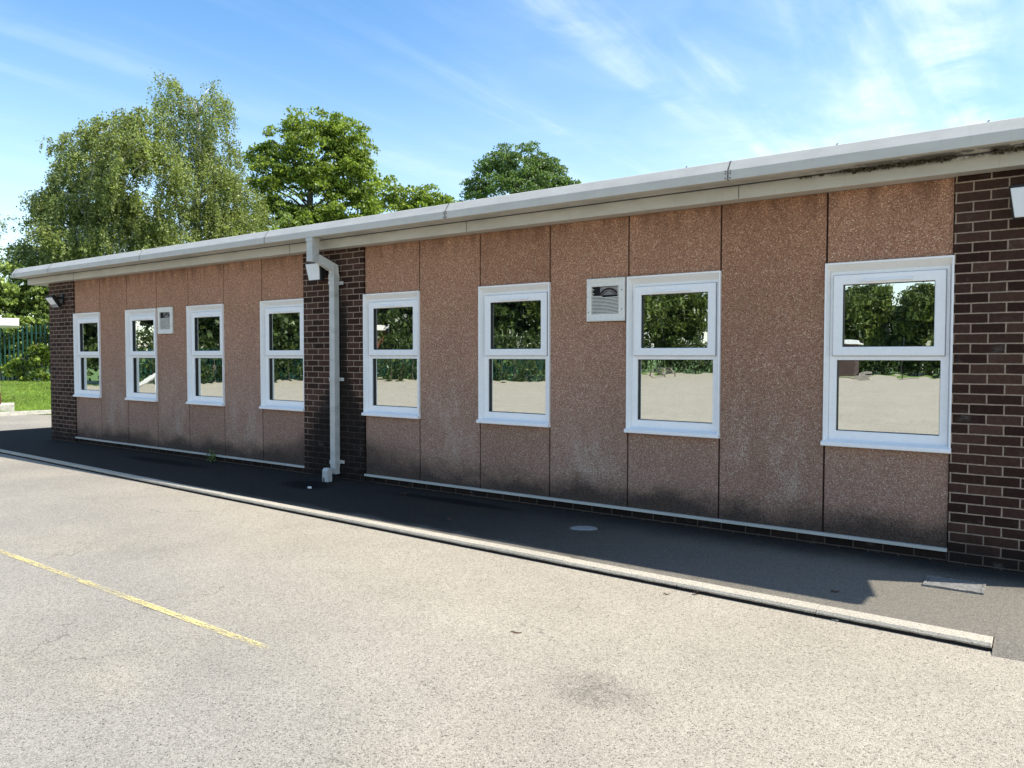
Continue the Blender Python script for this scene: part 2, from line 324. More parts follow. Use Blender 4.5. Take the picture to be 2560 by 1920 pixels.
def mat_asphalt(name, lo, hi, fine=140, stains=True, dark_patch=False, contrast=0.5):
    mt, t, b = newmat(name); p = wpos(t)
    v = N(t, 'ShaderNodeTexVoronoi'); v.inputs['Scale'].default_value = fine; L(t, p, v.inputs['Vector'])
    sc = N(t, 'ShaderNodeSeparateColor'); L(t, v.outputs['Color'], sc.inputs[0])
    v3 = N(t, 'ShaderNodeTexVoronoi'); v3.inputs['Scale'].default_value = fine*0.42; L(t, p, v3.inputs['Vector'])
    s3 = N(t, 'ShaderNodeSeparateColor'); L(t, v3.outputs['Color'], s3.inputs[0])
    c = mix(t, ramp(t, sc.outputs[0], [(0.0, 0.0), (0.16, 0.35), (0.45, 0.62), (1.0, 1.0)]), lo, hi)
    c = mix(t, math_(t, 'SUBTRACT', 1.0, smooth(t, sc.outputs[1], 0.02, 0.06)), c, tuple(x*0.5 for x in lo))
    c = mix(t, contrast, c, ramp(t, s3.outputs[1], [(0, 0.62), (0.2, 0.94), (0.8, 1.04), (1, 1.14)]), 'MULTIPLY')
    # dark pits between the stones
    c = mix(t, math_(t, 'MULTIPLY', math_(t, 'SUBTRACT', 1.0, smooth(t, noise(t, p, fine*0.55, 4, 0.7), 0.30, 0.46)), 0.75), c, tuple(x*0.35 for x in lo))
    big = noise(t, p, 0.55, 6, 0.6)
    c = mix(t, 0.8, c, ramp(t, big, [(0.3, 0.87), (0.7, 1.09)]), 'MULTIPLY')
    md = noise(t, p, 3.0, 6, 0.65)
    c = mix(t, 0.7, c, ramp(t, md, [(0.3, 0.93), (0.7, 1.05)]), 'MULTIPLY')
    s = N(t, 'ShaderNodeSeparateXYZ'); L(t, p, s.inputs[0])
    if stains:
        # slightly greyer, more worn area out in the yard on the left
        far = math_(t, 'MULTIPLY', smooth(t, math_(t, 'SUBTRACT', math_(t, 'MULTIPLY', s.outputs[0], -0.35), math_(t, 'MULTIPLY', s.outputs[1], 1.0)), 3.4, 5.6), smooth(t, noise(t, p, 0.5, 4), 0.2, 0.55))
        far = math_(t, 'MULTIPLY', far, smooth(t, s.outputs[1], -12.0, -8.0))
        c = mix(t, math_(t, 'MULTIPLY', far, 0.7), c, mix(t, 1.0, c, (0.72, 0.76, 0.84), 'MULTIPLY'))
        # one dark scuffed patch
        dx = math_(t, 'MULTIPLY', math_(t, 'ADD', s.outputs[0], 1.10), 2.6); dy = math_(t, 'MULTIPLY', math_(t, 'ADD', s.outputs[1], 3.36), 3.4)
        d = math_(t, 'SQRT', math_(t, 'ADD', math_(t, 'MULTIPLY', dx, dx), math_(t, 'MULTIPLY', dy, dy)))
        d = math_(t, 'ADD', d, math_(t, 'MULTIPLY', math_(t, 'SUBTRACT', noise(t, p, 7, 5, 0.7), 0.5), 1.3))
        pt = math_(t, 'MULTIPLY', math_(t, 'SUBTRACT', 1.0, smooth(t, d, 0.1, 1.0)), smooth(t, noise(t, p, 45, 5, 0.7), 0.30, 0.62))
        c = mix(t, math_(t, 'MULTIPLY', pt, 0.48), c, (0.035, 0.032, 0.028))
        # hairline cracks
        vc = N(t, 'ShaderNodeTexVoronoi', feature='DISTANCE_TO_EDGE'); vc.inputs['Scale'].default_value = 0.75
        wv = N(t, 'ShaderNodeVectorMath', operation='ADD'); L(t, p, wv.inputs[0])
        nn = N(t, 'ShaderNodeTexNoise'); nn.inputs['Scale'].default_value = 2.4; nn.inputs['Detail'].default_value = 6; L(t, p, nn.inputs['Vector'])
        sv = N(t, 'ShaderNodeVectorMath', operation='SCALE'); sv.inputs['Scale'].default_value = 0.9; L(t, nn.outputs['Color'], sv.inputs[0]); L(t, sv.outputs[0], wv.inputs[1])
        L(t, wv.outputs[0], vc.inputs['Vector'])
        ck = math_(t, 'MULTIPLY', math_(t, 'SUBTRACT', 1.0, smooth(t, vc.outputs['Distance'], 0.001, 0.005)), smooth(t, noise(t, p, 0.7, 2), 0.56, 0.62))
        c = mix(t, math_(t, 'MULTIPLY', ck, 0.55), c, (0.06, 0.05, 0.045))
    if dark_patch:
        for (cx_, cyy, rx, ry) in ((-9.95, -0.42, 1.05, 0.16), (-4.55, -0.30, 0.95, 0.11), (-6.62, -0.50, 0.42, 0.26)):
            dx = math_(t, 'DIVIDE', math_(t, 'SUBTRACT', s.outputs[0], cx_), rx); dy = math_(t, 'DIVIDE', math_(t, 'SUBTRACT', s.outputs[1], cyy), ry)
            d = math_(t, 'SQRT', math_(t, 'ADD', math_(t, 'MULTIPLY', dx, dx), math_(t, 'MULTIPLY', dy, dy)))
            d = math_(t, 'ADD', d, math_(t, 'MULTIPLY', math_(t, 'SUBTRACT', noise(t, p, 3.5, 5), 0.5), 0.8))
            c = mix(t, math_(t, 'MULTIPLY', math_(t, 'SUBTRACT', 1.0, smooth(t, d, 0.6, 1.15)), 0.8), c, (0.006, 0.006, 0.007))
        # pale dust plus painted-in sunlit brightness at the path's open end and behind the kerb
        e = math_(t, 'SUBTRACT', math_(t, 'MULTIPLY', s.outputs[1], -1.0), math_(t, 'MULTIPLY', noise(t, p, 2.2, 5), 0.35))
        du = math_(t, 'MULTIPLY', smooth(t, e, 1.08, 1.36), smooth(t, s.outputs[0], -16.0, -3.0))
        du = math_(t, 'MAXIMUM', du, math_(t, 'MULTIPLY', smooth(t, math_(t, 'ADD', s.outputs[0], math_(t, 'MULTIPLY', noise(t, p, 2.0, 5), 0.6)), -4.2, 0.5), smooth(t, e, -0.1, 0.45)))
        c = mix(t, math_(t, 'MULTIPLY', du, 0.66), c, mix(t, sc.outputs[0], (0.17, 0.155, 0.125), (0.34, 0.308, 0.25)))
    L(t, c, b.inputs['Base Color']); b.inputs['Roughness'].default_value = 0.8
    b.inputs['Specular IOR Level'].default_value = 0.25
    bump(t, b, math_(t, 'SUBTRACT', math_(t, 'MULTIPLY', sc.outputs[0], 0.5), v.outputs['Distance']), 0.55, 0.004)
    return mt
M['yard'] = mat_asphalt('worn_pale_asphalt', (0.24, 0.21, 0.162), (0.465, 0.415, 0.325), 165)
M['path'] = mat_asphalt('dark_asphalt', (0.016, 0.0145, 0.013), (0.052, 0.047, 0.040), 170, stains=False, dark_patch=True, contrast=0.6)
M['path'].node_tree.nodes['Principled BSDF'].inputs['Specular IOR Level'].default_value = 0.1
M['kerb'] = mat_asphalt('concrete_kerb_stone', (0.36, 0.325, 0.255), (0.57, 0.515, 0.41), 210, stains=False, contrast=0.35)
def kerb_foot_shade():                                        # shade along the foot of the kerb front, painted into its colour
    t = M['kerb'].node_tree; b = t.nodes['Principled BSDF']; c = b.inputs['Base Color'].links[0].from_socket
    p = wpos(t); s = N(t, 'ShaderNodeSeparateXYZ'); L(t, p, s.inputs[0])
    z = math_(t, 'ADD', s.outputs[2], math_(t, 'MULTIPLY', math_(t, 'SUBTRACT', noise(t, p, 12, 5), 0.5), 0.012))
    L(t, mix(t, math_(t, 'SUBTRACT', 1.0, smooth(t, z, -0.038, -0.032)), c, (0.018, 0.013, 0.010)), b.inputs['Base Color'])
kerb_foot_shade()

def mat_grass():
    mt, t, b = newmat('grass'); p = wpos(t)
    f = noise(t, p, 0.8, 6, 0.65); g = noise(t, mapping(t, p, (30, 30, 8)), 1.5, 5, 0.7)
    c = mix(t, f, (0.06, 0.115, 0.02), (0.16, 0.24, 0.045)); c = mix(t, 0.9, c, ramp(t, g, [(0.3, 0.6), (0.7, 1.4)]), 'MULTIPLY')
    L(t, c, b.inputs['Base Color']); b.inputs['Roughness'].default_value = 0.7
    bump(t, b, g, 0.6, 0.05); return mt
M['grass'] = mat_grass()

def mat_leaf(name, dark, light, trans=0.35, rough=0.38):
    mt, t, b = newmat(name)
    g = N(t, 'ShaderNodeNewGeometry'); r = g.outputs['Random Per Island']
    c = ramp(t, r, [(0.0, dark), (0.70, light), (1.0, tuple(min(0.6, x*1.5) for x in light))])  # brightest leaves have sunlit highlights put into their colour
    c = mix(t, 0.8, c, ramp(t, noise(t, g.outputs['Position'], 0.8, 4), [(0.3, 0.72), (0.7, 1.25)]), 'MULTIPLY')
    L(t, c, b.inputs['Base Color']); b.inputs['Roughness'].default_value = rough; b.inputs['Specular IOR Level'].default_value = 0.35
    tr = N(t, 'ShaderNodeBsdfTranslucent'); L(t, mix(t, 1.0, c, (1.5, 1.55, 0.7), 'MULTIPLY'), tr.inputs[0])
    ms = N(t, 'ShaderNodeMixShader'); ms.inputs[0].default_value = trans
    L(t, b.outputs[0], ms.inputs[1]); L(t, tr.outputs[0], ms.inputs[2]); L(t, ms.outputs[0], t.nodes['Material Output'].inputs[0])
    return mt
M['leaf_birch'] = mat_leaf('birch_leaves', (0.06, 0.085, 0.026), (0.28, 0.32, 0.125), 0.46)
M['leaf_lime'] = mat_leaf('bright_green_leaves', (0.07, 0.11, 0.022), (0.25, 0.32, 0.065), 0.42)
M['leaf_dark'] = mat_leaf('mid_green_leaves', (0.05, 0.09, 0.03), (0.15, 0.22, 0.07), 0.35)
M['leaf_bush'] = mat_leaf('yellow_green_leaves', (0.05, 0.09, 0.018), (0.27, 0.34, 0.09))
M['leaf_ref'] = mat_leaf('willow_leaves', (0.035, 0.055, 0.012), (0.10, 0.135, 0.03), 0.2)
M['leaf_far'] = mat_leaf('far_green_leaves', (0.018, 0.034, 0.010), (0.062, 0.092, 0.024), 0.2)
M['bark'] = simple('grey_brown_bark', (0.10, 0.085, 0.065), 0.9, 0.3, 6)
M['bark_birch'] = simple('silver_birch_bark', (0.55, 0.53, 0.48), 0.8, 0.25, 3, dirt=((0.05, 0.045, 0.04), 0.8))
M['fence_green'] = simple('green_powder_coat', (0.005, 0.05, 0.034), 0.45, 0.1)
M['roof_felt'] = simple('roof_felt', (0.10, 0.10, 0.10), 0.9)

def mat_paint_line():
    mt, t, b = newmat('worn_yellow_paint'); p = wpos(t)
    f = noise(t, p, 60, 5, 0.7); g = noise(t, p, 3.5, 5, 0.6)
    s = N(t, 'ShaderNodeSeparateXYZ'); L(t, p, s.inputs[0])
    wear = math_(t, 'ADD', math_(t, 'MULTIPLY', f, 0.8), math_(t, 'MULTIPLY', g, 0.5))
    fade = math_(t, 'MULTIPLY', smooth(t, s.outputs[0], -2.9, -2.55), 0.34)
    a = smooth(t, math_(t, 'SUBTRACT', wear, fade), 0.57, 0.76)
    L(t, mix(t, f, (0.66, 0.52, 0.17), (0.86, 0.74, 0.32)), b.inputs['Base Color']); b.inputs['Roughness'].default_value = 0.8
    L(t, math_(t, 'MULTIPLY', a, 0.9), b.inputs['Alpha']); return mt
M['line'] = mat_paint_line()

def mat_glass():
    mt, t, b = newmat('reflective_window_glass'); p = wpos(t)
    b.inputs['Base Color'].default_value = (0.006, 0.008, 0.008, 1); b.inputs['Roughness'].default_value = 0.05
    gl = N(t, 'ShaderNodeBsdfGlossy'); gl.inputs['Roughness'].default_value = 0.004; gl.inputs['Color'].default_value = (0.86, 0.90, 0.86, 1)
    n1 = noise(t, mapping(t, p, (1, 1, 1)), 2.2, 2, 0.4); n2 = noise(t, mapping(t, p, (1.5, 1.5, 4.0)), 4, 1, 0.4)
    bp = N(t, 'ShaderNodeBump'); bp.inputs['Strength'].default_value = 1.0; bp.inputs['Distance'].default_value = 0.0008
    L(t, math_(t, 'ADD', n1, math_(t, 'MULTIPLY', n2, 0.22)), bp.inputs['Height']); L(t, bp.outputs[0], gl.inputs['Normal'])
    ms = N(t, 'ShaderNodeMixShader'); ms.inputs[0].default_value = 0.78
    L(t, b.outputs[0], ms.inputs[1]); L(t, gl.outputs[0], ms.inputs[2]); L(t, ms.outputs[0], t.nodes['Material Output'].inputs[0])
    return mt
M['glass'] = mat_glass()

# ------------------------------------------------------------------ setting: ground, yard, path, kerb
RX = [0.0]*8
for i in range(8): RX[i] = -((8-i)//2)*W_-((7-i)//2)*P_
LX = [x-(4*W_+3*P_)-G_ for x in RX]
XL, XR = -14.40, 1.33                     # brick ends of the building
ZW0, ZW1, ZPB, ZST = 0.825, 2.265, 0.1035, 2.838
ZY = -0.055

def sheet(name, pts, z, mat):
    bm = bmesh.new(); bm.faces.new([bm.verts.new((x, y, z)) for x, y in pts]); return obj(name, bm, mat)
tag(sheet('ground', [(-900, -900), (900, -900), (900, 900), (-900, 900)], -0.075, M['grass']), kind='structure')
yard_pts = [(14, -62), (-11, -62.5), (-31, -64), (-27.5, -33), (-38, -31), (-42, -18), (-42, 0), (-24.5, 0.5), (-22.4, 1.0), (-22.2, 2.4), (-20.3, 4.0), (-17, 6), (-14.5, 8), (14, 8)]
tag(sheet('playground', yard_pts, ZY, M['yard']), kind='structure')

KX = [(-40, -0.25), (-24, -0.78), (-13.4, -1.245), (-6.7, -1.505), (-3.29, -1.60), (0.40, -1.688), (9, -1.9)]
def ky(x): return float(np.interp(x, [a for a, _ in KX], [b for _, b in KX]))
def kw(x): return float(np.interp(x, [-14, -6, 0.4], [0.55, 0.78, 1.0]))      # tarmac laps over the back of the kerb further along
# path: dark asphalt strip along the wall that dips to the yard beyond the kerb's end
def sm(t_): t_ = max(0.0, min(1.0, t_)); return t_*t_*(3-2*t_)
def zB(y): return -0.062*min(1.0, max(0.0, (-y-0.25)/1.52))**1.1
bm = bmesh.new(); rows = []
for x in [-17.5, -17.0]+list(np.arange(-16.6, 0.2, 0.45))+[0.403]:
    fr = ky(x)+0.117*kw(x)
    rows.append([bm.verts.new((x, 0.06+(fr-0.06)*k/12, (-0.010*k/12) if x > -17.4 else -0.06)) for k in range(13)])
for a, b in zip(rows, rows[1:]):
    for i in range(12): bm.faces.new((a[i], b[i], b[i+1], a[i+1]))
rows = []; ys = [0.06-0.06*k for k in range(36)]
for x in [0.4035+0.07*k for k in range(12)]+[1.3, 1.8, 2.5, 4, 6, 9]:
    tb_ = sm((x-0.40)/0.55)
    rows.append([bm.verts.new((x, y, (-0.010*min(1, -y/1.55)-0.052*sm((-y-1.52)/0.30))*(1-tb_)+zB(y)*tb_)) for y in ys])
for a, b in zip(rows, rows[1:]):
    for i in range(35): bm.faces.new((a[i], b[i], b[i+1], a[i+1]))
# part of the path running past the left end of the building
e0 = [bm.verts.new(v) for v in ((-17.0, 0.06, 0.0), (-14.3, 0.06, 0.0), (-14.3, 9.0, 0.0), (-17.0, 9.0, 0.0))]
bm.faces.new(e0)
bm.faces.new([bm.verts.new(v) for v in ((-17.5, 0.06, -0.06), (-17.0, 0.06, 0.0), (-17.0, 9.0, 0.0), (-17.5, 9.0, -0.06))])
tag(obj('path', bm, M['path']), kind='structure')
# kerb: stones butted end to end
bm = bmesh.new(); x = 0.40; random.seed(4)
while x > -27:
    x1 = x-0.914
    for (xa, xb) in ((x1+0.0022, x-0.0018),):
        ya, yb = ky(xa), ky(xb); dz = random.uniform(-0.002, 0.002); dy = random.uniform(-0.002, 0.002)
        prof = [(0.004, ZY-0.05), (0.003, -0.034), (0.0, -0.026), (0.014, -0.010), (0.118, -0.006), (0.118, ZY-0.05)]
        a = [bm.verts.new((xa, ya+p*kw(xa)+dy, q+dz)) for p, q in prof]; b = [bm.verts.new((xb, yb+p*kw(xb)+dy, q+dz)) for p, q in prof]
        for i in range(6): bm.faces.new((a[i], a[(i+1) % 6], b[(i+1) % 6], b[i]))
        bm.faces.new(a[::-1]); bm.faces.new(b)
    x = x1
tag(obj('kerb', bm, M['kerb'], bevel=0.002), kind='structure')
# yellow line
bm = bmesh.new(); pl = [(-16, -3.72), (-10, -3.85), (-6.3, -3.915), (-2.74, -3.945), (-1.35, -3.95)]
for (xa, ya), (xb, yb) in zip(pl, pl[1:]):
    bm.faces.new([bm.verts.new(v) for v in ((xa, ya-0.026, ZY+0.004), (xb, yb-0.026, ZY+0.004), (xb, yb+0.026, ZY+0.004), (xa, ya+0.026, ZY+0.004))])
bmesh.ops.remove_doubles(bm, verts=bm.verts, dist=0.0001)
tag(obj('yellow_line', bm, M['line']), kind='structure')
# grass edging strip + grass bank to the left of the building
def bank_z(D): return 0.62*min(1, max(0, (D-21.2)/6.5))**0.9
bm = bmesh.new(); rows = []
for D in np.concatenate([np.arange(20.9, 29.5, 0.4), [34, 44, 60, 90]]):
    rows.append([bm.verts.new(tuple(at_z(u, D+0.9*(u-60)/135*max(0, 1-(D-21)/7), -0.02+bank_z(D)+0.02*math.sin(u*0.05+D)))) for u in range(-420, 900, 30)])
for a, b in zip(rows, rows[1:]):
    for i in range(len(a)-1): bm.faces.new((a[i], a[i+1], b[i+1], b[i]))
tag(obj('grass_bank', bm, M['grass'], smoothf=True), kind='structure')
bm = bmesh.new()
us = list(range(-420, 620, 40))
for ua, ub in zip(us, us[1:]):
    q = []
    for u, dd in ((ua, 0), (ub, 0), (ub, 0.14), (ua, 0.14)):
        q.append(at_z(u, 20.75+0.9*(u-60)/135+dd, 0.045))
    vs1 = [bm.verts.new(tuple(p)) for p in q]; vs0 = [bm.verts.new((p[0], p[1], -0.06)) for p in q]
    bm.faces.new(vs1); bm.faces.new((vs0[0], vs0[1], vs1[1], vs1[0])); bm.faces.new((vs0[2], vs0[3], vs1[3], vs1[2]))
tag(obj('grass_edging', bm, M['concrete_pale']), kind='structure')

# ------------------------------------------------------------------ the building
B = empty('school_building', (0, 0, 0), 'long single storey flat roofed building of brown pebbledash panels and dark brick piers', 'building')
def piece(name, b_, mt, par=B, **k): return obj(name, b_, mt, par, **k)
YB = -0.022
# brick piers and end walls
for x0, x1, y1 in ((XL, LX[0], 0.30), (LX[7], RX[0], 0.30), (RX[7], XR, 0.30)):
    piece('brick_pier', bx(x0, x1, YB, y1, -0.08, ZST), M['brick'])
piece('end_wall', bx(XL, XL+0.25, 0.302, 9.0, -0.08, ZST), M['brick'])
piece('end_wall', bx(XR-0.25, XR, 0.302, 9.0, -0.08, ZST), M['brick'])
piece('rear_wall', bx(XL+0.252, XR-0.252, 8.75, 9.0, -0.08, ZST-0.003), M['brick'])
for xx in (LX, RX):
    piece('plinth', bx(xx[0]+0.002, xx[7]-0.002, -0.004, 0.2, -0.08, ZPB-0.004), M['brick'])
    piece('backing_wall', bx(xx[0]+0.002, xx[7]-0.002, 0.14, 0.2, ZPB, ZST-0.002), M['dark_void'])
    piece('bottom_trim', bx(xx[0]+0.006, xx[7]-0.004, -0.034, 0.0, ZPB-0.020, ZPB+0.004), M['fascia'])
    g = 0.008
    for i in range(7):
        a, b = xx[i]+(0.012 if i == 0 else g), xx[i+1]-g
        if i % 2:
            piece('wall_panel', bx(a, b, 0.0, 0.03, ZPB+0.006, ZST-0.003), M['dash'])
        else:
            piece('wall_panel', bx(a, b, 0.0, 0.03, ZPB+0.006, ZW0-0.004), M['dash'])
            piece('wall_panel', bx(a, b, 0.0, 0.03, ZW1+0.002, ZST-0.003), M['dash'])
    for i in range(8):                     # joints filled with red-brown sealant
        z0 = ZPB+0.006
        bm = bmesh.new()
        xa, xb = (xx[i]-g, xx[i]+g) if 0 < i < 7 else ((xx[i]+0.001, xx[i]+0.012) if i == 0 else (xx[i]-g, xx[i]-0.001))
        for za, zb in ((z0, ZW0-0.004), (ZW1+0.002, ZST-0.003)):
            box(bm, xa+0.0005, xb-0.0005, 0.016, 0.028, za, zb)
        box(bm, xa+0.0005, xb-0.0005, 0.094, 0.12, ZW0, ZW1)
        piece('joint_seal', bm, M['sealant'])

# windows
def ring(bm, o, i, y0, y1):
    # rectangular ring between outer (x0,x1,z0,z1) and inner, from y0 (front) to y1 (back)
    x0, x1, z0, z1 = o; a0, a1, c0, c1 = i
    box(bm, x0, a0, y0, y1, z0, z1); box(bm, a1, x1, y0, y1, z0, z1)
    box(bm, a0, a1, y0, y1, z0, c0); box(bm, a0, a1, y0, y1, c1, z1)
def ring2(bm, o, i, y0, y1):               # welded ring (single skin) for clean bevels
    x0, x1, z0, z1 = o; a0, a1, c0, c1 = i
    O = [(x0, z0), (x1, z0), (x1, z1), (x0, z1)]; I = [(a0, c0), (a1, c0), (a1, c1), (a0, c1)]
    v = {}
    for n_, pts in (('O', O), ('I', I)):
        for k, (x, z) in enumerate(pts):
            for yy, s in ((y0, 'f'), (y1, 'b')): v[n_+s, k] = bm.verts.new((x, yy, z))
    for k in range(4):
        j = (k+1) % 4
        bm.faces.new((v['Of', k], v['Of', j], v['If', j], v['If', k])); bm.faces.new((v['Ob', k], v['Ib', k], v['Ib', j], v['Ob', j]))
        bm.faces.new((v['Of', k], v['Ob', k], v['Ob', j], v['Of', j])); bm.faces.new((v['If', k], v['If', j], v['Ib', j], v['Ib', k]))
def make_window():
    W, H = W_, ZW1-ZW0
    wn = bpy.data.objects.new('window', None); COL.objects.link(wn); wn.parent = B
    # surround: thin lip proud of the wall and splayed reveals running back to the frame
    bm = bmesh.new()
    o = [(-0.006, 0.0), (W+0.006, 0.0), (W+0.006, H+0.004), (-0.006, H+0.004)]
    l = [(0.006, 0.0), (W-0.006, 0.0), (W-0.006, H-0.010), (0.006, H-0.010)]
    q = [(0.022, 0.0), (W-0.022, 0.0), (W-0.022, H-0.060), (0.022, H-0.060)]
    def vv(pts, y): return [bm.verts.new((x, y, z)) for x, z in pts]
    ob, of, lf, qf = vv(o, 0.07), vv(o, -0.028), vv(l, -0.028), vv(q, 0.042)
    qb = vv(q, 0.07)
    for k in (1, 2, 3):
        j = (k+1) % 4
        for A, C in ((ob, of), (of, lf), (lf, qf), (qf, qb)): bm.faces.new((A[k], A[j], C[j], C[k]))
    obj('window_surround', bm, M['upvc'], wn)
    # frame with transom
    bm = bmesh.new(); f0, f1 = 0.022, W-0.022; zt = H-0.765
    ring2(bm, (f0+.001, f1-.001, 0.030, zt+0.050), (0.078, W-0.078, 0.110, zt), 0.036, 0.092)
    ring2(bm, (f0+.0015, f1-.0015, zt+0.0502, H-0.061), (0.10, W-0.10, zt+0.08, H-0.15), 0.0362, 0.090)
    obj('window_frame', bm, M['upvc'], wn, bevel=0.003)
    # opening top sash
    bm = bmesh.new(); s0, s1, sb, stp = 0.050, W-0.050, H-0.730, H-0.092
    ring2(bm, (s0, s1, sb, stp), (0.122, W-0.122, H-0.660, H-0.168), 0.013, 0.0355)
    obj('opening_sash', bm, M['upvc'], wn, bevel=0.006)
    bm = bmesh.new(); ring2(bm, (s0-0.0035, s1+0.0035, sb-0.0035, stp+0.0035), (s0-.0005, s1+.0005, sb-.0005, stp+.0005), 0.025, 0.0359); obj('sash_gap_shade', bm, M['gap_shade'], wn)  # grey ring stands in for the shade in the gap around the sash
    # trickle vent hood
    bm = bmesh.new(); prism(bm, [(0.0128, H-0.152), (0.0128, H-0.128), (0.005, H-0.129), (-0.003, H-0.147), (-0.001, H-0.152)], 0.25, W-0.27)
    obj('trickle_vent', bm, M['upvc'], wn, bevel=0.001)
    for (x0, x1, z0, z1, yp) in ((0.122, W-0.122, H-0.660, H-0.168, 0.044), (0.078, W-0.078, 0.110, zt, 0.074)):
        bm = bmesh.new(); ring2(bm, (x0-0.004, x1+0.004, z0-0.004, z1+0.004), (x0+0.004, x1-0.004, z0+0.003, z1-0.004), yp-0.020, yp+0.012)
        obj('glazing_gasket', bm, M['gasket'], wn)
        bm = bmesh.new(); v4 = [bm.verts.new(v) for v in ((x0-.002, yp+0.002, z0-.002), (x1+.002, yp+0.002, z0-.002), (x1+.002, yp+0.002, z1+.002), (x0-.002, yp+0.002, z1+.002))]
        box(bm, x0-.003, x1+.003, yp+0.004, yp+0.008, z0-.003, z1+.003); bmesh.ops.delete(bm, geom=v4, context='VERTS')
        obj('pane', bm, M['glass'], wn)
    # sill nosing
    bm = bmesh.new(); prism(bm, [(0.040, -0.010), (0.040, 0.042), (0.035, 0.042), (-0.048, 0.024), (-0.052, 0.020), (-0.052, -0.008), (-0.044, -0.010)], -0.016, W+0.010)
    obj('window_sill', bm, M['upvc'], wn, bevel=0.003)
    return wn
M['gap_shade'] = simple('shadow_gap', (0.30, 0.30, 0.33), 0.7)
w0 = make_window(); first = True
wl = []
for xx in (LX, RX):
    for i in (0, 2, 4, 6):
        wn = w0 if first else copy_tree(w0, B)
        first = False
        wn.location = (xx[i], 0, ZW0); wl.append(wn)
for wn in wl: wn['group'] = 'white windows along the wall'

# roof: lower fascia, stepped capping, slab
RXL, RXR = -14.97, 1.95
prof_cap = [(-0.20, 2.948), (-0.409, 2.948), (-0.409, 3.022), (-0.345, 3.112), (-0.30, 3.125), (-0.20, 3.125)]
bm = bmesh.new(); prism(bm, prof_cap, RXL, RXR-0.12)
roof = piece('roof_capping', bm, M['fascia'], bevel=0.003)
bm = bmesh.new(); prism(bm, [(-0.155, ZST), (-0.155, 2.9475), (0.4, 2.9475), (0.4, ZST)], RXL+0.03, RXR-0.33)
piece('fascia_board', bm, M['fascia'], bevel=0.002)
bm = bmesh.new(); vq = box(bm, RXL+0.002, RXR-0.085, -0.198, 9.3, 2.95, 3.11)
for q_ in vq:
    if q_.co.x > 0 and q_.co.y > 1: q_.co.x -= 0.35; q_.co.y = 0.9  # unseen right end skewed to shape its shadow on the path
box(bm, RXL+0.002, 1.45, 0.902, 9.3, 2.9505, 3.1095)
for q_ in vq:
    if q_.co.x < 0 and q_.co.y > 1: q_.co.y = 0.9
piece('roof', bm, M['roof_felt'])
bm = bmesh.new(); box(bm, RXL+0.04, RXR-0.50, 0.402, 9.25, ZST+.001, 2.949)
piece('soffit', bm, M['fascia'])
# capping joints with little cover strips and rivets
for xs_ in (-14.86, -13.52, -10.55, -7.56, -4.56, -1.56, 1.4):
    bm = bmesh.new()
    off = 0.0018
    pr = [(-0.30, 3.125+off), (-0.346, 3.112+off), (-0.409-off, 3.022), (-0.409-off, 2.948-off), (-0.38, 2.948-off)]
    a = [bm.verts.new((xs_-0.006, y, z)) for y, z in pr]; b = [bm.verts.new((xs_+0.006, y, z)) for y, z in pr]
    for i in range(len(pr)-1): bm.faces.new((a[i], a[i+1], b[i+1], b[i]))
    if xs_ in (-1.56, -4.56):
        for s_ in (-1, 1):
            for z in (2.962, 3.0, 3.02): box(bm, xs_+s_*0.02-0.005, xs_+s_*0.02+0.005, -0.413, -0.408, z-0.005, z+0.005)
    piece('capping_joint', bm, M['joint'] if 'joint' in M else M.setdefault('joint', simple('weathered_joint', (0.17, 0.14, 0.12), 0.8, 0.3, 30)))
for xs_ in (-13.16, -7.39, -4.48, -1.56):
    piece('board_joint', bx(xs_-0.003, xs_+0.003, -0.1575, -0.1545, ZST+0.002, 2.946), M['joint'])
M['moss'] = simple('dry_brown_moss', (0.115, 0.098, 0.062), 0.95, 0.5, 60)
mr = np.random.default_rng(5); mp = []
for x0_, x1_, n_ in ((-1.1, -0.3, 8), (-0.7, 0.0, 44), (0.26, 0.5, 12)):
    for _ in range(n_):
        c_ = np.array([mr.uniform(x0_, x1_), mr.uniform(-0.215, -0.160), 2.947]); mp.append(c_+mr.normal(size=(36, 3))*np.array([0.02, 0.014, 0.006]))
mp = np.concatenate(mp); mp = mp[(mp[:, 2] < 2.9465) & (mp[:, 1] < -0.158)]
aa = mr.normal(size=(len(mp), 3))*0.009; bb = mr.normal(size=(len(mp), 3))*0.009
tag(npmesh('moss', np.stack([mp-aa, mp+bb, mp+aa, mp-bb], 1).reshape(-1, 3), np.arange(4*len(mp)).reshape(-1, 4), M['moss'], B), kind='stuff')
# small clips on the top edge
for k, xs_ in enumerate((-1.95, -0.75, 0.22, -3.2, -5.9)):
    bm = bmesh.new(); box(bm, xs_-0.003, xs_+0.003, -0.335, -0.325, 3.11, 3.124); box(bm, xs_+0.001, xs_+0.010, -0.335, -0.328, 3.122, 3.127); piece('roof_clip', bm, M['joint'])

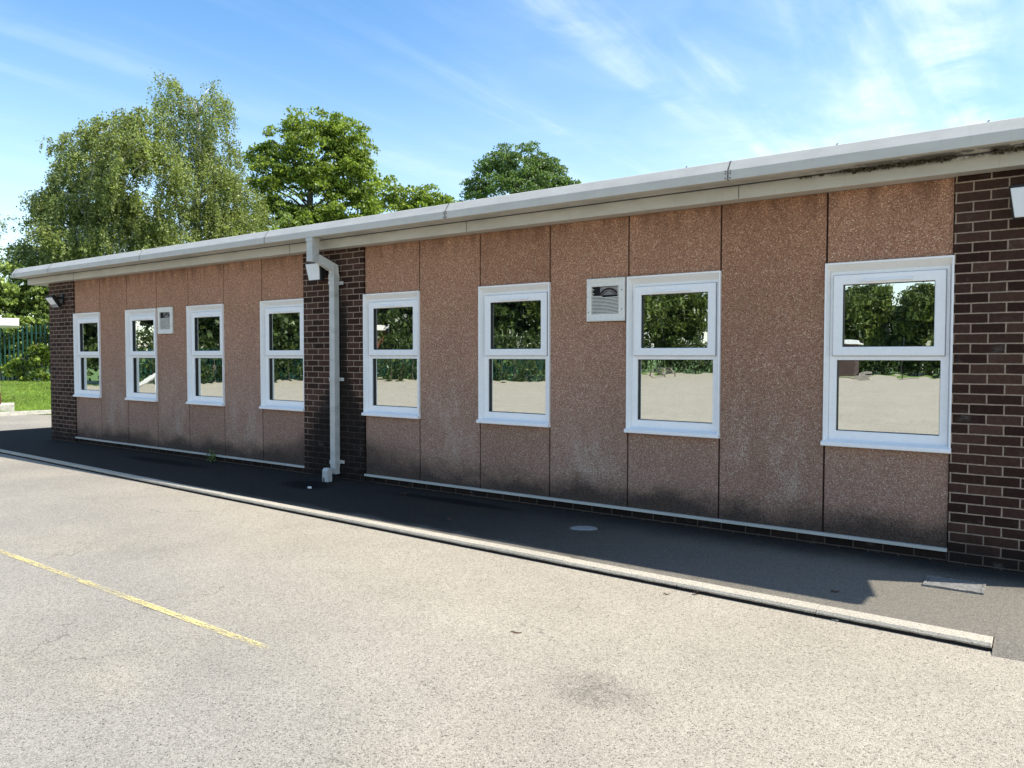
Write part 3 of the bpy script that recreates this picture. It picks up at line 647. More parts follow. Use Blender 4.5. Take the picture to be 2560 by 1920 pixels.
# ------------------------------------------------------------------ things fixed to the wall
# drainpipe
dp = empty('drainpipe', (-6.63, -0.09, 0), 'pale grey square drainpipe with an offset elbow running down the middle brick pier', 'drainpipe')
def dpart(name, bm, mt=None, bev=0.003):
    for v in bm.verts: v.co -= Vector((-6.63, -0.09, 0))
    return obj(name, bm, mt or M['pipe'], dp, bevel=bev)
M['pipe'] = simple('pale_grey_plastic', (0.54, 0.535, 0.49), 0.45, 0.06, 8, dirt=((0.20, 0.21, 0.14), 0.5))
dpart('down_pipe', bx(-6.675, -6.585, -0.130, -0.050, 0.165, 2.62))
bm = bmesh.new(); box(bm, -6.755, -6.650, -0.405, -0.300, 2.665, 2.9465); box(bm, -6.762, -6.643, -0.412, -0.293, 2.905, 2.9460)
dpart('outlet_box', bm)
bm = bmesh.new(); sweep(bm, [(-6.70, -0.36, 2.735), (-6.70, -0.30, 2.715), (-6.63, -0.09, 2.60), (-6.63, -0.09, 2.50)], 0.048, 0.046, up=(0.3, 1, 0)); dpart('elbow', bm)
dpart('pipe_collar', bx(-6.680, -6.580, -0.135, -0.045, 2.455, 2.53))
for z in (2.425, 1.243, 0.222):
    bm = bmesh.new(); box(bm, -6.681, -6.579, -0.136, -0.024, z-0.022, z+0.022); box(bm, -6.579, -6.530, -0.036, -0.024, z-0.020, z+0.020); box(bm, -6.558, -6.548, -0.041, -0.036, z-0.006, z+0.006)
    dpart('pipe_bracket', bm)
bm = bmesh.new(); box(bm, -6.672, -6.588, -0.127, -0.053, 0.075, 0.1645); box(bm, -6.66, -6.60, -0.20, -0.128, 0.09, 0.15); dpart('pipe_shoe', bm)
bm = bmesh.new(); prism(bm, [(-0.275, 0.0), (-0.275, 0.135), (-0.255, 0.165), (-0.200, 0.165), (-0.1995, 0.0)], -6.655, -6.560); dpart('pipe_shoe', bm)
dpart('shoe_opening', bx(-6.638, -6.612, -0.279, -0.270, 0.004, 0.05), M['joint'], 0)

# vents
def make_vent(broken):
    v = bpy.data.objects.new('wall_vent', None); COL.objects.link(v)
    S = 0.41
    bm = bmesh.new(); ring2(bm, (0, S, 0, S), (0.052, S-0.065, 0.072, S-0.078), -0.026, 0.0); o = obj('vent_frame', bm, M['cream_plastic'], v, bevel=0.004)
    # curved deflector swellings above and below the grille
    for sgn, zc in ((1, 0.0), (-1, S)):
        bm = bmesh.new()
        prev = None
        for k in range(15):
            a = math.pi*k/14; x = S/2-math.cos(a)*(S/2-0.02); h = 0.012+math.sin(a)*0.030
            ring_ = [bm.verts.new((x, -0.026, zc+sgn*0.006)), bm.verts.new((x, -0.034, zc+sgn*0.008)), bm.verts.new((x, -0.0275, zc+sgn*h))]
            if prev:
                for i in range(2): bm.faces.new((prev[i], prev[i+1], ring_[i+1], ring_[i]))
            prev = ring_
        obj('deflector', bm, M['cream_plastic'], v)
    obj('cavity', bx(0.053, S-0.066, -0.006, -0.002, 0.073, S-0.079), M['dark_void'], v)
    n = 19; z0, z1 = 0.076, S-0.082; ph = (z1-z0)/n
    top = int(n*0.68) if broken else n-6
    bm = bmesh.new()
    for k in range(n):
        zc = z0+(k+0.5)*ph
        def sl(xa, xb):
            for s0 in range(6):
                pa, pb = xa+(xb-xa)*s0/6, xa+(xb-xa)*(s0+1)/6
                sag = lambda x: -0.004*math.sin(math.pi*(x-0.05)/(S-0.12))
                vs_ = box(bm, pa, pb, -0.023, -0.008, zc-ph*0.24, zc+ph*0.24)
                for q in vs_: q.co.z += sag(q.co.x)
        if k < top: sl(0.050, S-0.063)
        elif broken:
            sl(0.050, 0.050+0.006+0.010*(k % 3)); sl(S-0.063-0.012-0.006*(k % 2), S-0.063)
            if k == top: sl(0.05, 0.165)
        else: sl(0.05, 0.056)
    obj('louvre', bm, M['cream_plastic'], v)
    bm = bmesh.new()
    cxx, czz = 0.235, 0.20
    for r0_, r1_ in ((0.10, 0.117), (0.085, 0.09)):
        prev = None
        for k in range(13):
            a = math.radians(10+160*k/12)
            q = [bm.verts.new((cxx+r*math.cos(a), y, czz+r*math.sin(a))) for r, y in ((r0_, -0.0065), (r1_, -0.0065), (r1_, -0.012), (r0_, -0.012))]
            if prev:
                for i in range(4): bm.faces.new((prev[i], prev[(i+1) % 4], q[(i+1) % 4], q[i]))
            prev = q
    obj('fan_ring', bm, M['sealant'], v)
    obj('fan_housing', bx(0.14, S-0.075, -0.0085, -0.0062, 0.25, S-0.082), M['fan_grey'], v)
    for x, z in ((S-0.03, S-0.12), (S-0.03, 0.11), (0.022, 0.09)):
        bm = bmesh.new(); tube(bm, [(x, -0.0265, z), (x, -0.0285, z)], 0.006, 8); obj('screw', bm, M['joint'], v)
    obj('backing_seal', bx(-0.004, S+0.004, -0.0015, 0.0, -0.006, S+0.005), M['sealant'], v)
    return v
v1 = make_vent(True); v1.location = (-3.092, -0.001, 1.862)
tag(v1, 'cream wall vent with broken louvres exposing its fan, nearest to the camera', 'vent', 'wall vents')
v2 = make_vent(False); v2.location = (-10.752, -0.001, 1.868)
tag(v2, 'small looking cream wall vent beside the second window from the far left end', 'vent', 'wall vents')

# wall lamps: black back box and a slab head with opal face tilted down
def make_lamp(tilt):
    v = bpy.data.objects.new('wall_lamp', None); COL.objects.link(v)
    bm = bmesh.new(); box(bm, -0.055, 0.055, -0.03, 0.0, -0.02, 0.13); obj('back_plate', bm, M['black_metal'], v, bevel=0.006)
    bm = bmesh.new(); sweep(bm, [(0, -0.02, 0.07), (0, -0.10, 0.065), (0, -0.17, 0.03)], 0.03, 0.018, up=(0, 0, 1)); obj('arm', bm, M['black_metal'], v, bevel=0.003)
    T = Matrix.Translation((0, -0.16, -0.005)) @ Matrix.Rotation(math.radians(tilt), 4, 'X')
    def slab(y0, y1, wt, wb, z0, z1, zc=0):
        bm = bmesh.new()
        vs_ = box(bm, -1, 1, y0, y1, z0, z1)
        for q in vs_:
            f = (q.co.z-z0)/(z1-z0); q.co.x *= (wb+(wt-wb)*f)
        for q in vs_: q.co = T @ q.co
        return bm
    obj('housing', slab(-0.02, 0.045, 0.134, 0.112, -0.112, 0.118), M['black_metal'], v, bevel=0.008)
    obj('diffuser', slab(-0.032, -0.0205, 0.125, 0.098, -0.100, 0.100), M['lamp_white'], v, bevel=0.006)
    if tilt > 20: obj('sensor', slab(-0.0345, -0.0325, 0.105, 0.094, -0.098, -0.035), M['lamp_grey'], v, bevel=0.001)
    return v
l0 = make_lamp(9); l0.location = (-6.87, YB, 2.575)
tag(l0, 'white faced wall lamp tucked behind the drainpipe elbow on the middle brick pier', 'wall lamp', 'white faced wall lamps')
l1 = copy_tree(l0); l1.location = (0.475, YB, 2.585); tag(l1, 'white faced wall lamp cut off by the right edge, on the nearest brick pier', 'wall lamp')
l2 = make_lamp(36); l2.location = (-13.86, YB, 2.49); tag(l2, 'wall lamp seen edge on at the far left end pier under the eaves', 'wall lamp')

# ------------------------------------------------------------------ small things on the ground
def blob(bm, cx, cy, z, rx, ry, h, n=18, seed=0, rot=0):
    rr = random.Random(seed); ph = [rr.uniform(0.78, 1.12) for _ in range(n)]
    ph = [(ph[i-1]+ph[i]+ph[(i+1) % n])/3 for i in range(n)]
    ca, sa = math.cos(rot), math.sin(rot)
    def pt(k, s, zz_):
        a = 2*math.pi*k/n; x, y = rx*s*ph[k]*math.cos(a), ry*s*ph[k]*math.sin(a)
        return bm.verts.new((cx+x*ca-y*sa, cy+x*sa+y*ca, zz_))
    lo = [pt(k, 1, z) for k in range(n)]; mi = [pt(k, 0.93, z+h*0.8) for k in range(n)]
    c = bm.verts.new((cx, cy, z+h))
    for k in range(n):
        j = (k+1) % n
        bm.faces.new((lo[k], lo[j], mi[j], mi[k])); bm.faces.new((mi[k], mi[j], c))
bm = bmesh.new(); blob(bm, -2.775, -0.60, -0.004, 0.13, 0.085, 0.010, seed=3, rot=0.5)
M['patch'] = simple('pale_cement', (0.27, 0.27, 0.26), 0.9, 0.2, 25, bmp=0.5)
tag(obj('cement_patch', bm, M['patch']), 'pale rounded cement patch on the shaded path below the windows', 'cement patch')
# inspection cover by the right pier
ic = empty('inspection_cover', (0.11, -0.62, 0), 'rectangular metal drain cover with a rough cement edge at the right end of the path', 'drain cover')
bm = bmesh.new(); box(bm, -0.155, 0.155, -0.11, 0.11, -0.02, 0.005); obj('lid', bm, simple('worn_steel_lid', (0.20, 0.195, 0.18), 0.75, 0.25, 30, bmp=0.5), ic)
bm = bmesh.new()
for s in (-1, 1): box(bm, -0.175, 0.175, s*0.122-0.010, s*0.122+0.010, -0.02, 0.0075); box(bm, s*0.166-0.009, s*0.166+0.009, -0.111, 0.111, -0.02, 0.0075)
obj('rim', bm, simple('worn_cement_rim', (0.22, 0.21, 0.19), 0.9, 0.4, 40, bmp=0.5), ic)
ic.rotation_euler = (0, 0, 0.02)
bm = bmesh.new(); blob(bm, -6.42, -0.66, -0.004, 0.028, 0.022, 0.022, 8, 5)
tag(obj('pebble', bm, M['stone_white']), 'small white pebble on the shaded path in front of the drainpipe', 'stone')
def scrap(name, x, y, z, l, wd, rz, mt, label, cat, h=0.006):
    bm = bmesh.new(); n = 5
    for i in range(n):
        a, b = -l/2+l*i/n, -l/2+l*(i+1)/n
        wa = wd*math.sin(math.pi*(i+0.15)/(n+0.3)); wb = wd*math.sin(math.pi*(i+1.15)/(n+0.3))
        za, zb = h*math.sin(i*1.7)+h, h*math.sin((i+1)*1.7)+h
        bm.faces.new([bm.verts.new(p) for p in ((a, -wa/2, za), (b, -wb/2, zb), (b, wb/2, zb+0.002), (a, wa/2, za+0.002))])
    bmesh.ops.remove_doubles(bm, verts=bm.verts, dist=0.0008)
    r = bmesh.ops.extrude_face_region(bm, geom=list(bm.faces))
    for v in [g_ for g_ in r['geom'] if isinstance(g_, bmesh.types.BMVert)]: v.co.z += 0.002
    o = obj(name, bm, mt); o.location = (x, y, z); o.rotation_euler = (0, 0, rz)
    return tag(o, label, cat)
def gz(u, v, z):
    d = ray(u, v); t = (z-CAM[2])/d[2]; p = CAM+d*t; return p
p = gz(1290, 1583, ZY); scrap('twig', p[0], p[1], ZY+.001, 0.07, 0.010, 0.3, M['dead_leaf'], 'short dark twig lying on the pale yard beside no other litter', 'twig', 0.003)
p = gz(2088, 1481, -0.01); scrap('dead_leaf', p[0], p[1], p[2], 0.055, 0.030, 0.2, M['dead_leaf'], 'brown dead leaf on the shaded path near the step in the shadow', 'leaf')
p = gz(2083, 1551, ZY); scrap('wood_splinter', p[0], p[1], ZY+.002, 0.075, 0.010, -0.45, M['concrete_pale'], 'thin pale splinter lying against the kerb front', 'splinter', 0.003)
p = gz(1010, 1237, 0); scrap('dead_leaf', p[0], p[1], p[2]+.001, 0.08, 0.04, 0.8, M['dead_leaf'], 'curled dead leaf on the path just right of the drainpipe foot', 'leaf', 0.01)
p = gz(1124, 1301, 0); scrap('dead_leaf', p[0], p[1], p[2]+.001, 0.05, 0.03, 1.8, M['dead_leaf'], 'tiny dark leaf alone on the shaded path below the third window', 'leaf', 0.008)
p = gz(1740, 1487, ZY); scrap('dead_leaf', p[0], p[1], ZY+.001, 0.035, 0.03, 1.1, M['dead_leaf'], 'tiny black leaf on the sunlit yard below the kerb', 'leaf', 0.01)
p = gz(1666, 1487, ZY); scrap('twig', p[0], p[1], ZY+.001, 0.05, 0.012, 0.1, M['dead_leaf'], 'small brown twig on the yard close in front of the kerb', 'twig', 0.004)

# ------------------------------------------------------------------ foliage
rng = np.random.default_rng(11)
def leaves_mesh(name, C, size, mat, parent, nrm=None, jit=0.5, aspect=0.55):
    n = len(C); a = rng.normal(size=(n, 3)); a /= np.linalg.norm(a, axis=1)[:, None]
    b = rng.normal(size=(n, 3)); b -= a*(a*b).sum(1)[:, None]; b /= np.linalg.norm(b, axis=1)[:, None]
    s = (size*(1+jit*rng.uniform(-1, 1, n)))[:, None]
    V = np.stack([C-a*s*0.5, C+b*s*aspect*0.5, C+a*s*0.5, C-b*s*aspect*0.5], 1).reshape(-1, 3)
    Fc = np.arange(4*n).reshape(n, 4)
    return npmesh(name, V, Fc, mat, parent)
def unit(n):
    a = rng.normal(size=(n, 3)); return a/np.linalg.norm(a, axis=1)[:, None]
VH = np.array([FW[0], FW[1], 0]); VH /= np.linalg.norm(VH)
def blobs_world(blobs, D):
    out = []
    for b in blobs:
        u, v, ru, rv = b[:4]; dz = b[4] if len(b) > 4 else 0.0
        c = at(u, v, D+dz); out.append((c, ru*D/F, rv*D/F, (b[5] if len(b) > 5 else 0.85*ru*D/F)))
    return out
def clump_points(blobs, D, dens, cr, per, dome=0.6, shell=0.55):
    """clumps spread through ellipsoid blobs (shell biased), leaves on the upper part of each clump"""
    pts = []
    cen = []
    for c, rx, rz, ry in blobs_world(blobs, D):
        n = max(3, int(dens*(rx*rz+rx*ry+ry*rz)))
        d = unit(n); r = shell+(1-shell)*rng.uniform(0, 1, n)**0.6
        p = c+(RT*(d[:, :1]*rx)+VH*(d[:, 1:2]*ry)+np.array([0, 0, 1.])*(d[:, 2:]*rz))*r[:, None]
        cen.append(p)
    cen = np.concatenate(cen); cen = cen[cen[:, 2] > 0.3]
    for c in cen:
        k = int(per*rng.uniform(0.6, 1.4)); d = unit(k); d[:, 2] = np.where(rng.uniform(size=k) < dome, np.abs(d[:, 2]), d[:, 2])
        rr = cr*rng.uniform(0.6, 1.3)*rng.uniform(0.55, 1.05, k)[:, None]
        pts.append(c+d*rr*np.array([1, 1, 0.75]))
    return np.concatenate(pts), cen
def strand_points(blobs, D, dens, lmin, lmax, step, cloud=0.05, per=9, cr=0.45):
    """clumps of drooping twigs: each clump carries several hanging strands of leaves under a small cap"""
    pts = []; cen = []
    for c, rx, rz, ry in blobs_world(blobs, D):
        n = max(3, int(dens*(rx*rz+rx*ry+ry*rz)))
        d = unit(n); r = 0.50+0.50*rng.uniform(0, 1, n)**0.5
        P_ = c+(RT*(d[:, :1]*rx)+VH*(d[:, 1:2]*ry)+np.array([0, 0, 1.])*(d[:, 2:]*rz))*r[:, None]
        cen.append(P_); out = (RT*d[:, :1]+VH*d[:, 1:2])
        for i in range(n):
            w_ = cr*rng.uniform(0.6, 1.3); L0 = rng.uniform(lmin, lmax)
            k = int(40*w_/cr); e = unit(k); e[:, 2] = np.abs(e[:, 2])*0.7
            pts.append(P_[i]+e*w_*rng.uniform(0.3, 1, k)[:, None])
            for _ in range(int(per*rng.uniform(0.6, 1.4))):
                q = P_[i]+unit(1)[0]*w_*np.array([1, 1, 0.5]); ln = L0*rng.uniform(0.5, 1.15)
                m_ = max(4, int(ln/step)); t_ = rng.uniform(0, 1, m_)[:, None]
                drift = rng.normal(size=3)*np.array([0.10, 0.10, 0])
                pts.append(q+(out[i]*0.25+drift)*np.sin(t_*1.6)*min(1, ln)-np.array([0, 0, 1.])*ln*(t_**1.25)+rng.normal(size=(m_, 3))*cloud*(1.2-0.6*t_))
    pts = np.concatenate(pts); return pts[pts[:, 2] > 0.4], np.concatenate(cen)
def limbs(base, top_pts, trunk_h, r0, mat, parent, name='trunk', n=26, lean=(0, 0), rmin=0.02):
    bm = bmesh.new()
    b = Vector(base); cen = np.mean(top_pts, 0)
    tp = Vector((cen[0]*0.35+b.x*0.65+lean[0], cen[1]*0.35+b.y*0.65+lean[1], trunk_h))
    ax = [b.lerp(tp, k/8)+Vector((math.sin(k*1.3)*0.07, math.cos(k*1.7)*0.07, 0))*min(k, 3)/3 for k in range(9)]
    tube(bm, ax, [r0*(1.25 if k == 0 else (1-0.085*k)) for k in range(9)], 10)
    idx = rng.choice(len(top_pts), min(n, len(top_pts)), replace=False)
    for q in top_pts[idx]:
        q = Vector(q); z = max(b.z+0.25*(tp.z-b.z), min(tp.z*0.98, q.z-0.45*math.hypot(q.x-tp.x, q.y-tp.y)))
        f = (z-b.z)/(tp.z-b.z); s = b.lerp(tp, f); mid = s.lerp(q, 0.5)+Vector((0, 0, 0.25))
        rr = r0*(1-0.65*f)*0.42
        tube(bm, [s, s.lerp(mid, 0.6)+Vector((0, 0, 0.1)), mid, mid.lerp(q, 0.6)+Vector((0, 0, 0.08)), q], [rr, rr*0.8, rr*0.6, max(rmin, rr*0.35), rmin*0.6], 6)
    return obj(name, bm, mat, parent, smoothf=True)
def tree(name, label, cat, pts, cen, size, mat, bark, base, th, r0, group=None, aspect=0.6, n=26, lean=(0, 0), crown='crown'):
    t = empty(name, tuple(base), label, cat, group)
    o = leaves_mesh(crown, pts-np.array(base), size, mat, t, aspect=aspect)
    tr = limbs((0, 0, 0), cen-np.array(base), th-base[2], r0, bark, t, n=n, lean=lean)
    return t

# birch on the left: broad, drooping, descending to the left
A = [(300, 335, 105, 75, 0), (200, 400, 85, 70, 1), (340, 420, 120, 90, -1), (230, 480, 110, 80, 0), (140, 520, 75, 60, 0.5), (90, 590, 65, 70, 0), (190, 590, 95, 70, -1), (300, 560, 90, 90, 0), (60, 650, 45, 50, 0), (160, 665, 80, 50, 0), (390, 590, 70, 80, 0)]
D_A = 32
pa, ca = strand_points(A, D_A, 4.7, 0.35, 1.2, 0.020, 0.06, 13, 0.44)
pa2, ca2 = clump_points(A, D_A, 1.6, 0.38, 70, 0.7, 0.3)
tree('birch_tree', 'broad drooping birch, the leftmost tree above the roof', 'tree', np.concatenate([pa, pa2]), np.concatenate([ca2]), 0.095, M['leaf_birch'], M['bark_birch'], at_z(215, D_A, 0.3), 8.5, 0.24, 'trees behind the building', n=60)
Bb = [(415, 228, 36, 38, 0), (445, 250, 40, 40, 0), (525, 250, 38, 40, 0), (480, 290, 85, 60, 0), (440, 370, 85, 80, 0), (545, 370, 55, 70, 0), (500, 470, 95, 90, 0), (570, 430, 38, 80, 0), (470, 570, 100, 80, 0), (560, 590, 80, 90, 0), (622, 500, 38, 55, 1), (645, 575, 55, 60, 1), (600, 560, 50, 70, 0), (590, 520, 60, 90, 0)]
D_B = 34
pb, cb = strand_points(Bb, D_B, 4.6, 0.45, 1.5, 0.022, 0.055, 11, 0.38)
tip = []
for (u0, v0, u1, v1) in ((430, 215, 385, 185), (530, 230, 545, 203), (450, 215, 405, 190), (430, 200, 382, 205)):
    for k in range(90):
        f = k/90; q = at(u0+(u1-u0)*f, v0+(v1-v0)*f, D_B)+rng.normal(size=3)*0.13; tip.append(q)
tree('birch_tree', 'tallest birch with a pale trunk and thin drooping top', 'tree', np.concatenate([pb, np.array(tip)]), cb, 0.08, M['leaf_birch'], M['bark_birch'], at_z(490, D_B, 0.3), 12.2, 0.24, 'trees behind the building', n=55)
Cc = [(735, 318, 38, 36, 0), (800, 325, 60, 42, 0), (850, 345, 65, 50, 0), (885, 385, 45, 45, 0), (905, 460, 42, 60, 0), (700, 370, 55, 45, 0), (780, 410, 110, 75, 0), (880, 440, 65, 60, 0), (670, 450, 45, 60, -1), (760, 500, 115, 80, 0), (870, 530, 75, 60, 0), (690, 560, 80, 60, 0), (800, 600, 120, 60, 0), (640, 400, 22, 22, 0)]
D_C = 38
pc, cc = clump_points(Cc, D_C, 10, 0.44, 120, 0.85, 0.5)
tree('lime_tree', 'full bright green tree in the middle, right of the birches', 'tree', pc, cc, 0.12, M['leaf_lime'], M['bark'], at_z(770, D_C, 0.3), 10.5, 0.30, 'trees behind the building', aspect=0.75, n=60)
Dd = [(960, 480, 45, 32, 0), (1020, 500, 50, 34, 0), (1075, 500, 45, 25, 0), (1115, 510, 28, 16, 0), (980, 540, 80, 40, 0), (900, 580, 60, 30, 0), (1060, 530, 60, 25, 0)]
D_D = 41
pd_, cd_ = clump_points(Dd, D_D, 11, 0.40, 60, 0.85, 0.4)
tree('maple_tree', 'low spreading yellow green tree with an airy crown just over the roof edge', 'tree', pd_, cd_, 0.14, M['leaf_lime'], M['bark'], at_z(1010, D_D, 0.3), 9.2, 0.18, 'trees behind the building', aspect=0.75, n=40)
# small yellow green crown peeping over the eaves in front of the lime tree
Dd2 = [(730, 580, 60, 38, 0), (690, 600, 40, 25, 0), (790, 600, 50, 25, 0)]
p_, c_ = clump_points(Dd2, 31, 9, 0.32, 60, 0.85, 0.4)
tree('maple_tree', 'small yellow green tree top peeping over the roof between birch and lime', 'tree', p_, c_, 0.11, M['leaf_bush'], M['bark'], at_z(735, 31, 0.3), 6.0, 0.12, 'trees behind the building', aspect=0.75, n=20)
Ee = [(1300, 420, 85, 58, 0), (1240, 430, 60, 42, 0), (1370, 440, 62, 45, 0), (1310, 480, 120, 50, 0), (1420, 470, 28, 22, 0), (1195, 470, 30, 26, 0), (1190, 500, 45, 30, 0), (1400, 500, 60, 30, 0)]
D_E = 60
pe, ce = clump_points(Ee, D_E, 7, 0.5, 80, 0.7, 0.5)
tree('oak_tree', 'rounded dark green tree farthest right above the roof', 'tree', pe, ce, 0.17, M['leaf_dark'], M['bark'], at_z(1310, D_E, 0.2), 12.5, 0.3, 'trees behind the building', n=40)

# bushes at the far left behind and through the palisade fence
Fb = [(30, 720, 80, 55, 0), (110, 740, 60, 45, 0), (190, 720, 60, 50, 0), (-60, 740, 80, 60, 0), (60, 800, 110, 60, 0), (150, 830, 70, 70, 0), (60, 890, 100, 50, 0), (-60, 860, 80, 70, 0), (-150, 800, 90, 100, 0)]
pf, cf = clump_points(Fb, 30.2, 22, 0.27, 60, 0.8, 0.4)
tree('leafy_bush', 'dense sunlit yellow green bush behind the green fence on the left', 'bush', pf, cf, 0.13, M['leaf_bush'], M['bark'], at_z(50, 30.2, 0.5), 3.2, 0.10, None, aspect=0.8, n=40, crown='foliage')
Fi = [(120, 880, 42, 42, 0, .25), (90, 900, 40, 30, 0, .25), (30, 925, 42, 25, 0, .25), (140, 830, 30, 40, 0, .25), (105, 935, 40, 20, 0, .25), (30, 830, 18, 12, 0, .2), (60, 948, 25, 8, 0, .2)]
pi_, ci_ = clump_points(Fi, 27.75, 30, 0.16, 34, 0.8, 0.2)
tree('climbing_shrub', 'leafy green shrub growing through the front of the palisade fence', 'bush', pi_, ci_, 0.12, M['leaf_lime'], M['bark'], at_z(110, 27.8, 0.6), 1.6, 0.03, None, aspect=0.8, n=16, crown='foliage')
Fp = [(-10, 560, 28, 55, 0), (5, 640, 35, 50, 0), (-40, 620, 50, 70, 0)]
pg, cg = strand_points(Fp, 48, 1.2, 0.6, 1.8, 0.06, 0.14, 6)
tree('birch_tree', 'faint wispy tree at the far left edge beyond the roof corner', 'tree', pg, cg, 0.13, M['leaf_birch'], M['bark'], at_z(-30, 48, 0.3), 9.0, 0.16, 'trees behind the building', n=14)

# palisade fence
def palisade(label, p0, p1, z0, H, group=None):
    p0 = Vector(p0); p1 = Vector(p1); d = p1-p0; Ln = d.length; ang = math.atan2(d.y, d.x)
    f = empty('palisade_fence', (p0.x, p0.y, z0), label, 'fence', group, rz=ang)
    n = int(Ln/0.155)
    bm = bmesh.new()
    for k in range(n):
        x = k*0.155; h = H+0.01*math.sin(k*3.1)
        a = [(x-0.034, 0.0), (x-0.012, -0.028), (x+0.012, -0.028), (x+0.034, 0.0)]
        lo = [bm.verts.new((px, py, 0.06)) for px, py in a]; hi = [bm.verts.new((px, py, h-0.08)) for px, py in a]
        tip_ = [bm.verts.new((x-0.008, -0.02, h)), bm.verts.new((x+0.008, -0.02, h))]
        for i in range(3): bm.faces.new((lo[i], lo[i+1], hi[i+1], hi[i]))
        bm.faces.new((hi[0], hi[1], tip_[0])); bm.faces.new((hi[1], hi[2], tip_[1], tip_[0])); bm.faces.new((hi[2], hi[3], tip_[1]))
    o = obj('pale', bm, M['fence_green'], f)
    sm = o.modifiers.new('thick', 'SOLIDIFY'); sm.thickness = 0.003
    o['kind'] = 'stuff' if n > 100 else ''
    if n <= 100: del o['kind']
    for z in (0.28, H-0.32):
        obj('rail', bx(-0.05, Ln, 0.003, 0.048, z-0.022, z+0.022), M['fence_green'], f)
    x = 0
    while x < Ln:
        obj('post', bx(x-0.05, x+0.05, 0.050, 0.105, -0.1, H-0.1), M['fence_green'], f); x += 2.75
    return f
pA = at_z(-260, 27.6, 0); pB = at_z(420, 28.4, 0)
palisade('tall green metal palisade fence behind the grass on the left', (pA[0], pA[1], 0), (pB[0], pB[1], 0), 0.58, 2.1, 'green palisade fences')

# daisies and clover scattered on the grass bank
pts = []
for k in range(420):
    D = 22.5+rng.uniform(0, 1)**0.8*5.0; u = rng.uniform(-60, 220)
    q = at_z(u, D, bank_z(D)+0.02)
    if rng.uniform() < 0.75 and math.sin(u*0.09+D*2.3) < 0.1: continue
    pts.append(q)
pts = np.array(pts); V = []; 
for q in pts:
    s = rng.uniform(0.02, 0.045); V += [q+np.array([-s, -s, 0.01]), q+np.array([s, -s, 0.03]), q+np.array([s, s, 0.04]), q+np.array([-s, s, 0.03])]
tag(npmesh('daisies', np.array(V), np.arange(len(V)).reshape(-1, 4), M['stone_white']), 'white daisies scattered over the grass bank on the left', 'flowers', kind='stuff')
# grass blades on the bank
n = 60000
D = 21.3+rng.uniform(0, 1, n)*6.6; u = rng.uniform(-120, 330, n)
base = CAM+(FW+RT*((u-1280)/F)[:, None])*D[:, None]
bz = 0.62*np.clip((D-21.2)/6.5, 0, 1)**0.9-0.02
base[:, 2] = bz; hh = rng.uniform(0.03, 0.085, n); an = rng.uniform(0, math.pi, n); s = 0.008
dx = np.stack([np.cos(an)*s, np.sin(an)*s, 0*an], 1); tipv = base+np.stack([rng.normal(size=n)*0.02, rng.normal(size=n)*0.02, hh], 1)
V = np.stack([base-dx, base+dx, tipv], 1).reshape(-1, 3)
M['blade'] = mat_leaf('grass_blades', (0.09, 0.16, 0.03), (0.30, 0.40, 0.08), 0.4, 0.6)
tag(npmesh('grass', V, np.arange(3*n).reshape(n, 3), M['blade']), 'short green mown grass covering the bank on the left', 'grass', kind='stuff')

# weed at the foot of the wall
wd = empty('weed', (-9.25, -0.10, 0), 'small green weed growing at the foot of the left bay', 'weed')
q = rng.normal(size=(90, 3))*np.array([0.045, 0.02, 0.05])+np.array([0, 0, 0.09]); q = q[q[:, 2] > 0.005]
leaves_mesh('foliage', q, 0.035, M['leaf_dark'], wd)

# play shelter at the far left: white fascia, timber post, pale slab
sh = empty('shelter', tuple(at_z(-76, 21, 0)), 'flat roofed play shelter with a white roof edge, cut off by the left edge', 'shelter', rz=math.atan2(ray(40,900)[1], ray(40,900)[0])-math.pi/2)
def shx(u, D=21): return (u+60)*D/F
zs = lambda v, D=21: CAM[2]+(892-v)/F*D
obj('roof_board', bx(shx(-330), shx(47), -0.10, 2.4, zs(814), zs(795)), M['cream_plastic'] if False else M['rail_white'], sh, bevel=0.01)
bm = bmesh.new(); box(bm, shx(-8), shx(3), 0.02, 0.14, zs(985), zs(814)-.002); obj('post', bm, M['timber'], sh)
obj('post_base', bx(shx(-10), shx(4.5), 0.0, 0.16, zs(1014), zs(985)-.001), M['post_brown'], sh)
obj('post', bx(shx(-300), shx(-289), 0.02, 0.14, 0.0, zs(814)-.002), M['timber'], sh)
obj('slab', bx(shx(-330), shx(33), -0.25, 0.8, -0.02, zs(1014)-.002), M['concrete_pale'], sh, bevel=0.01)

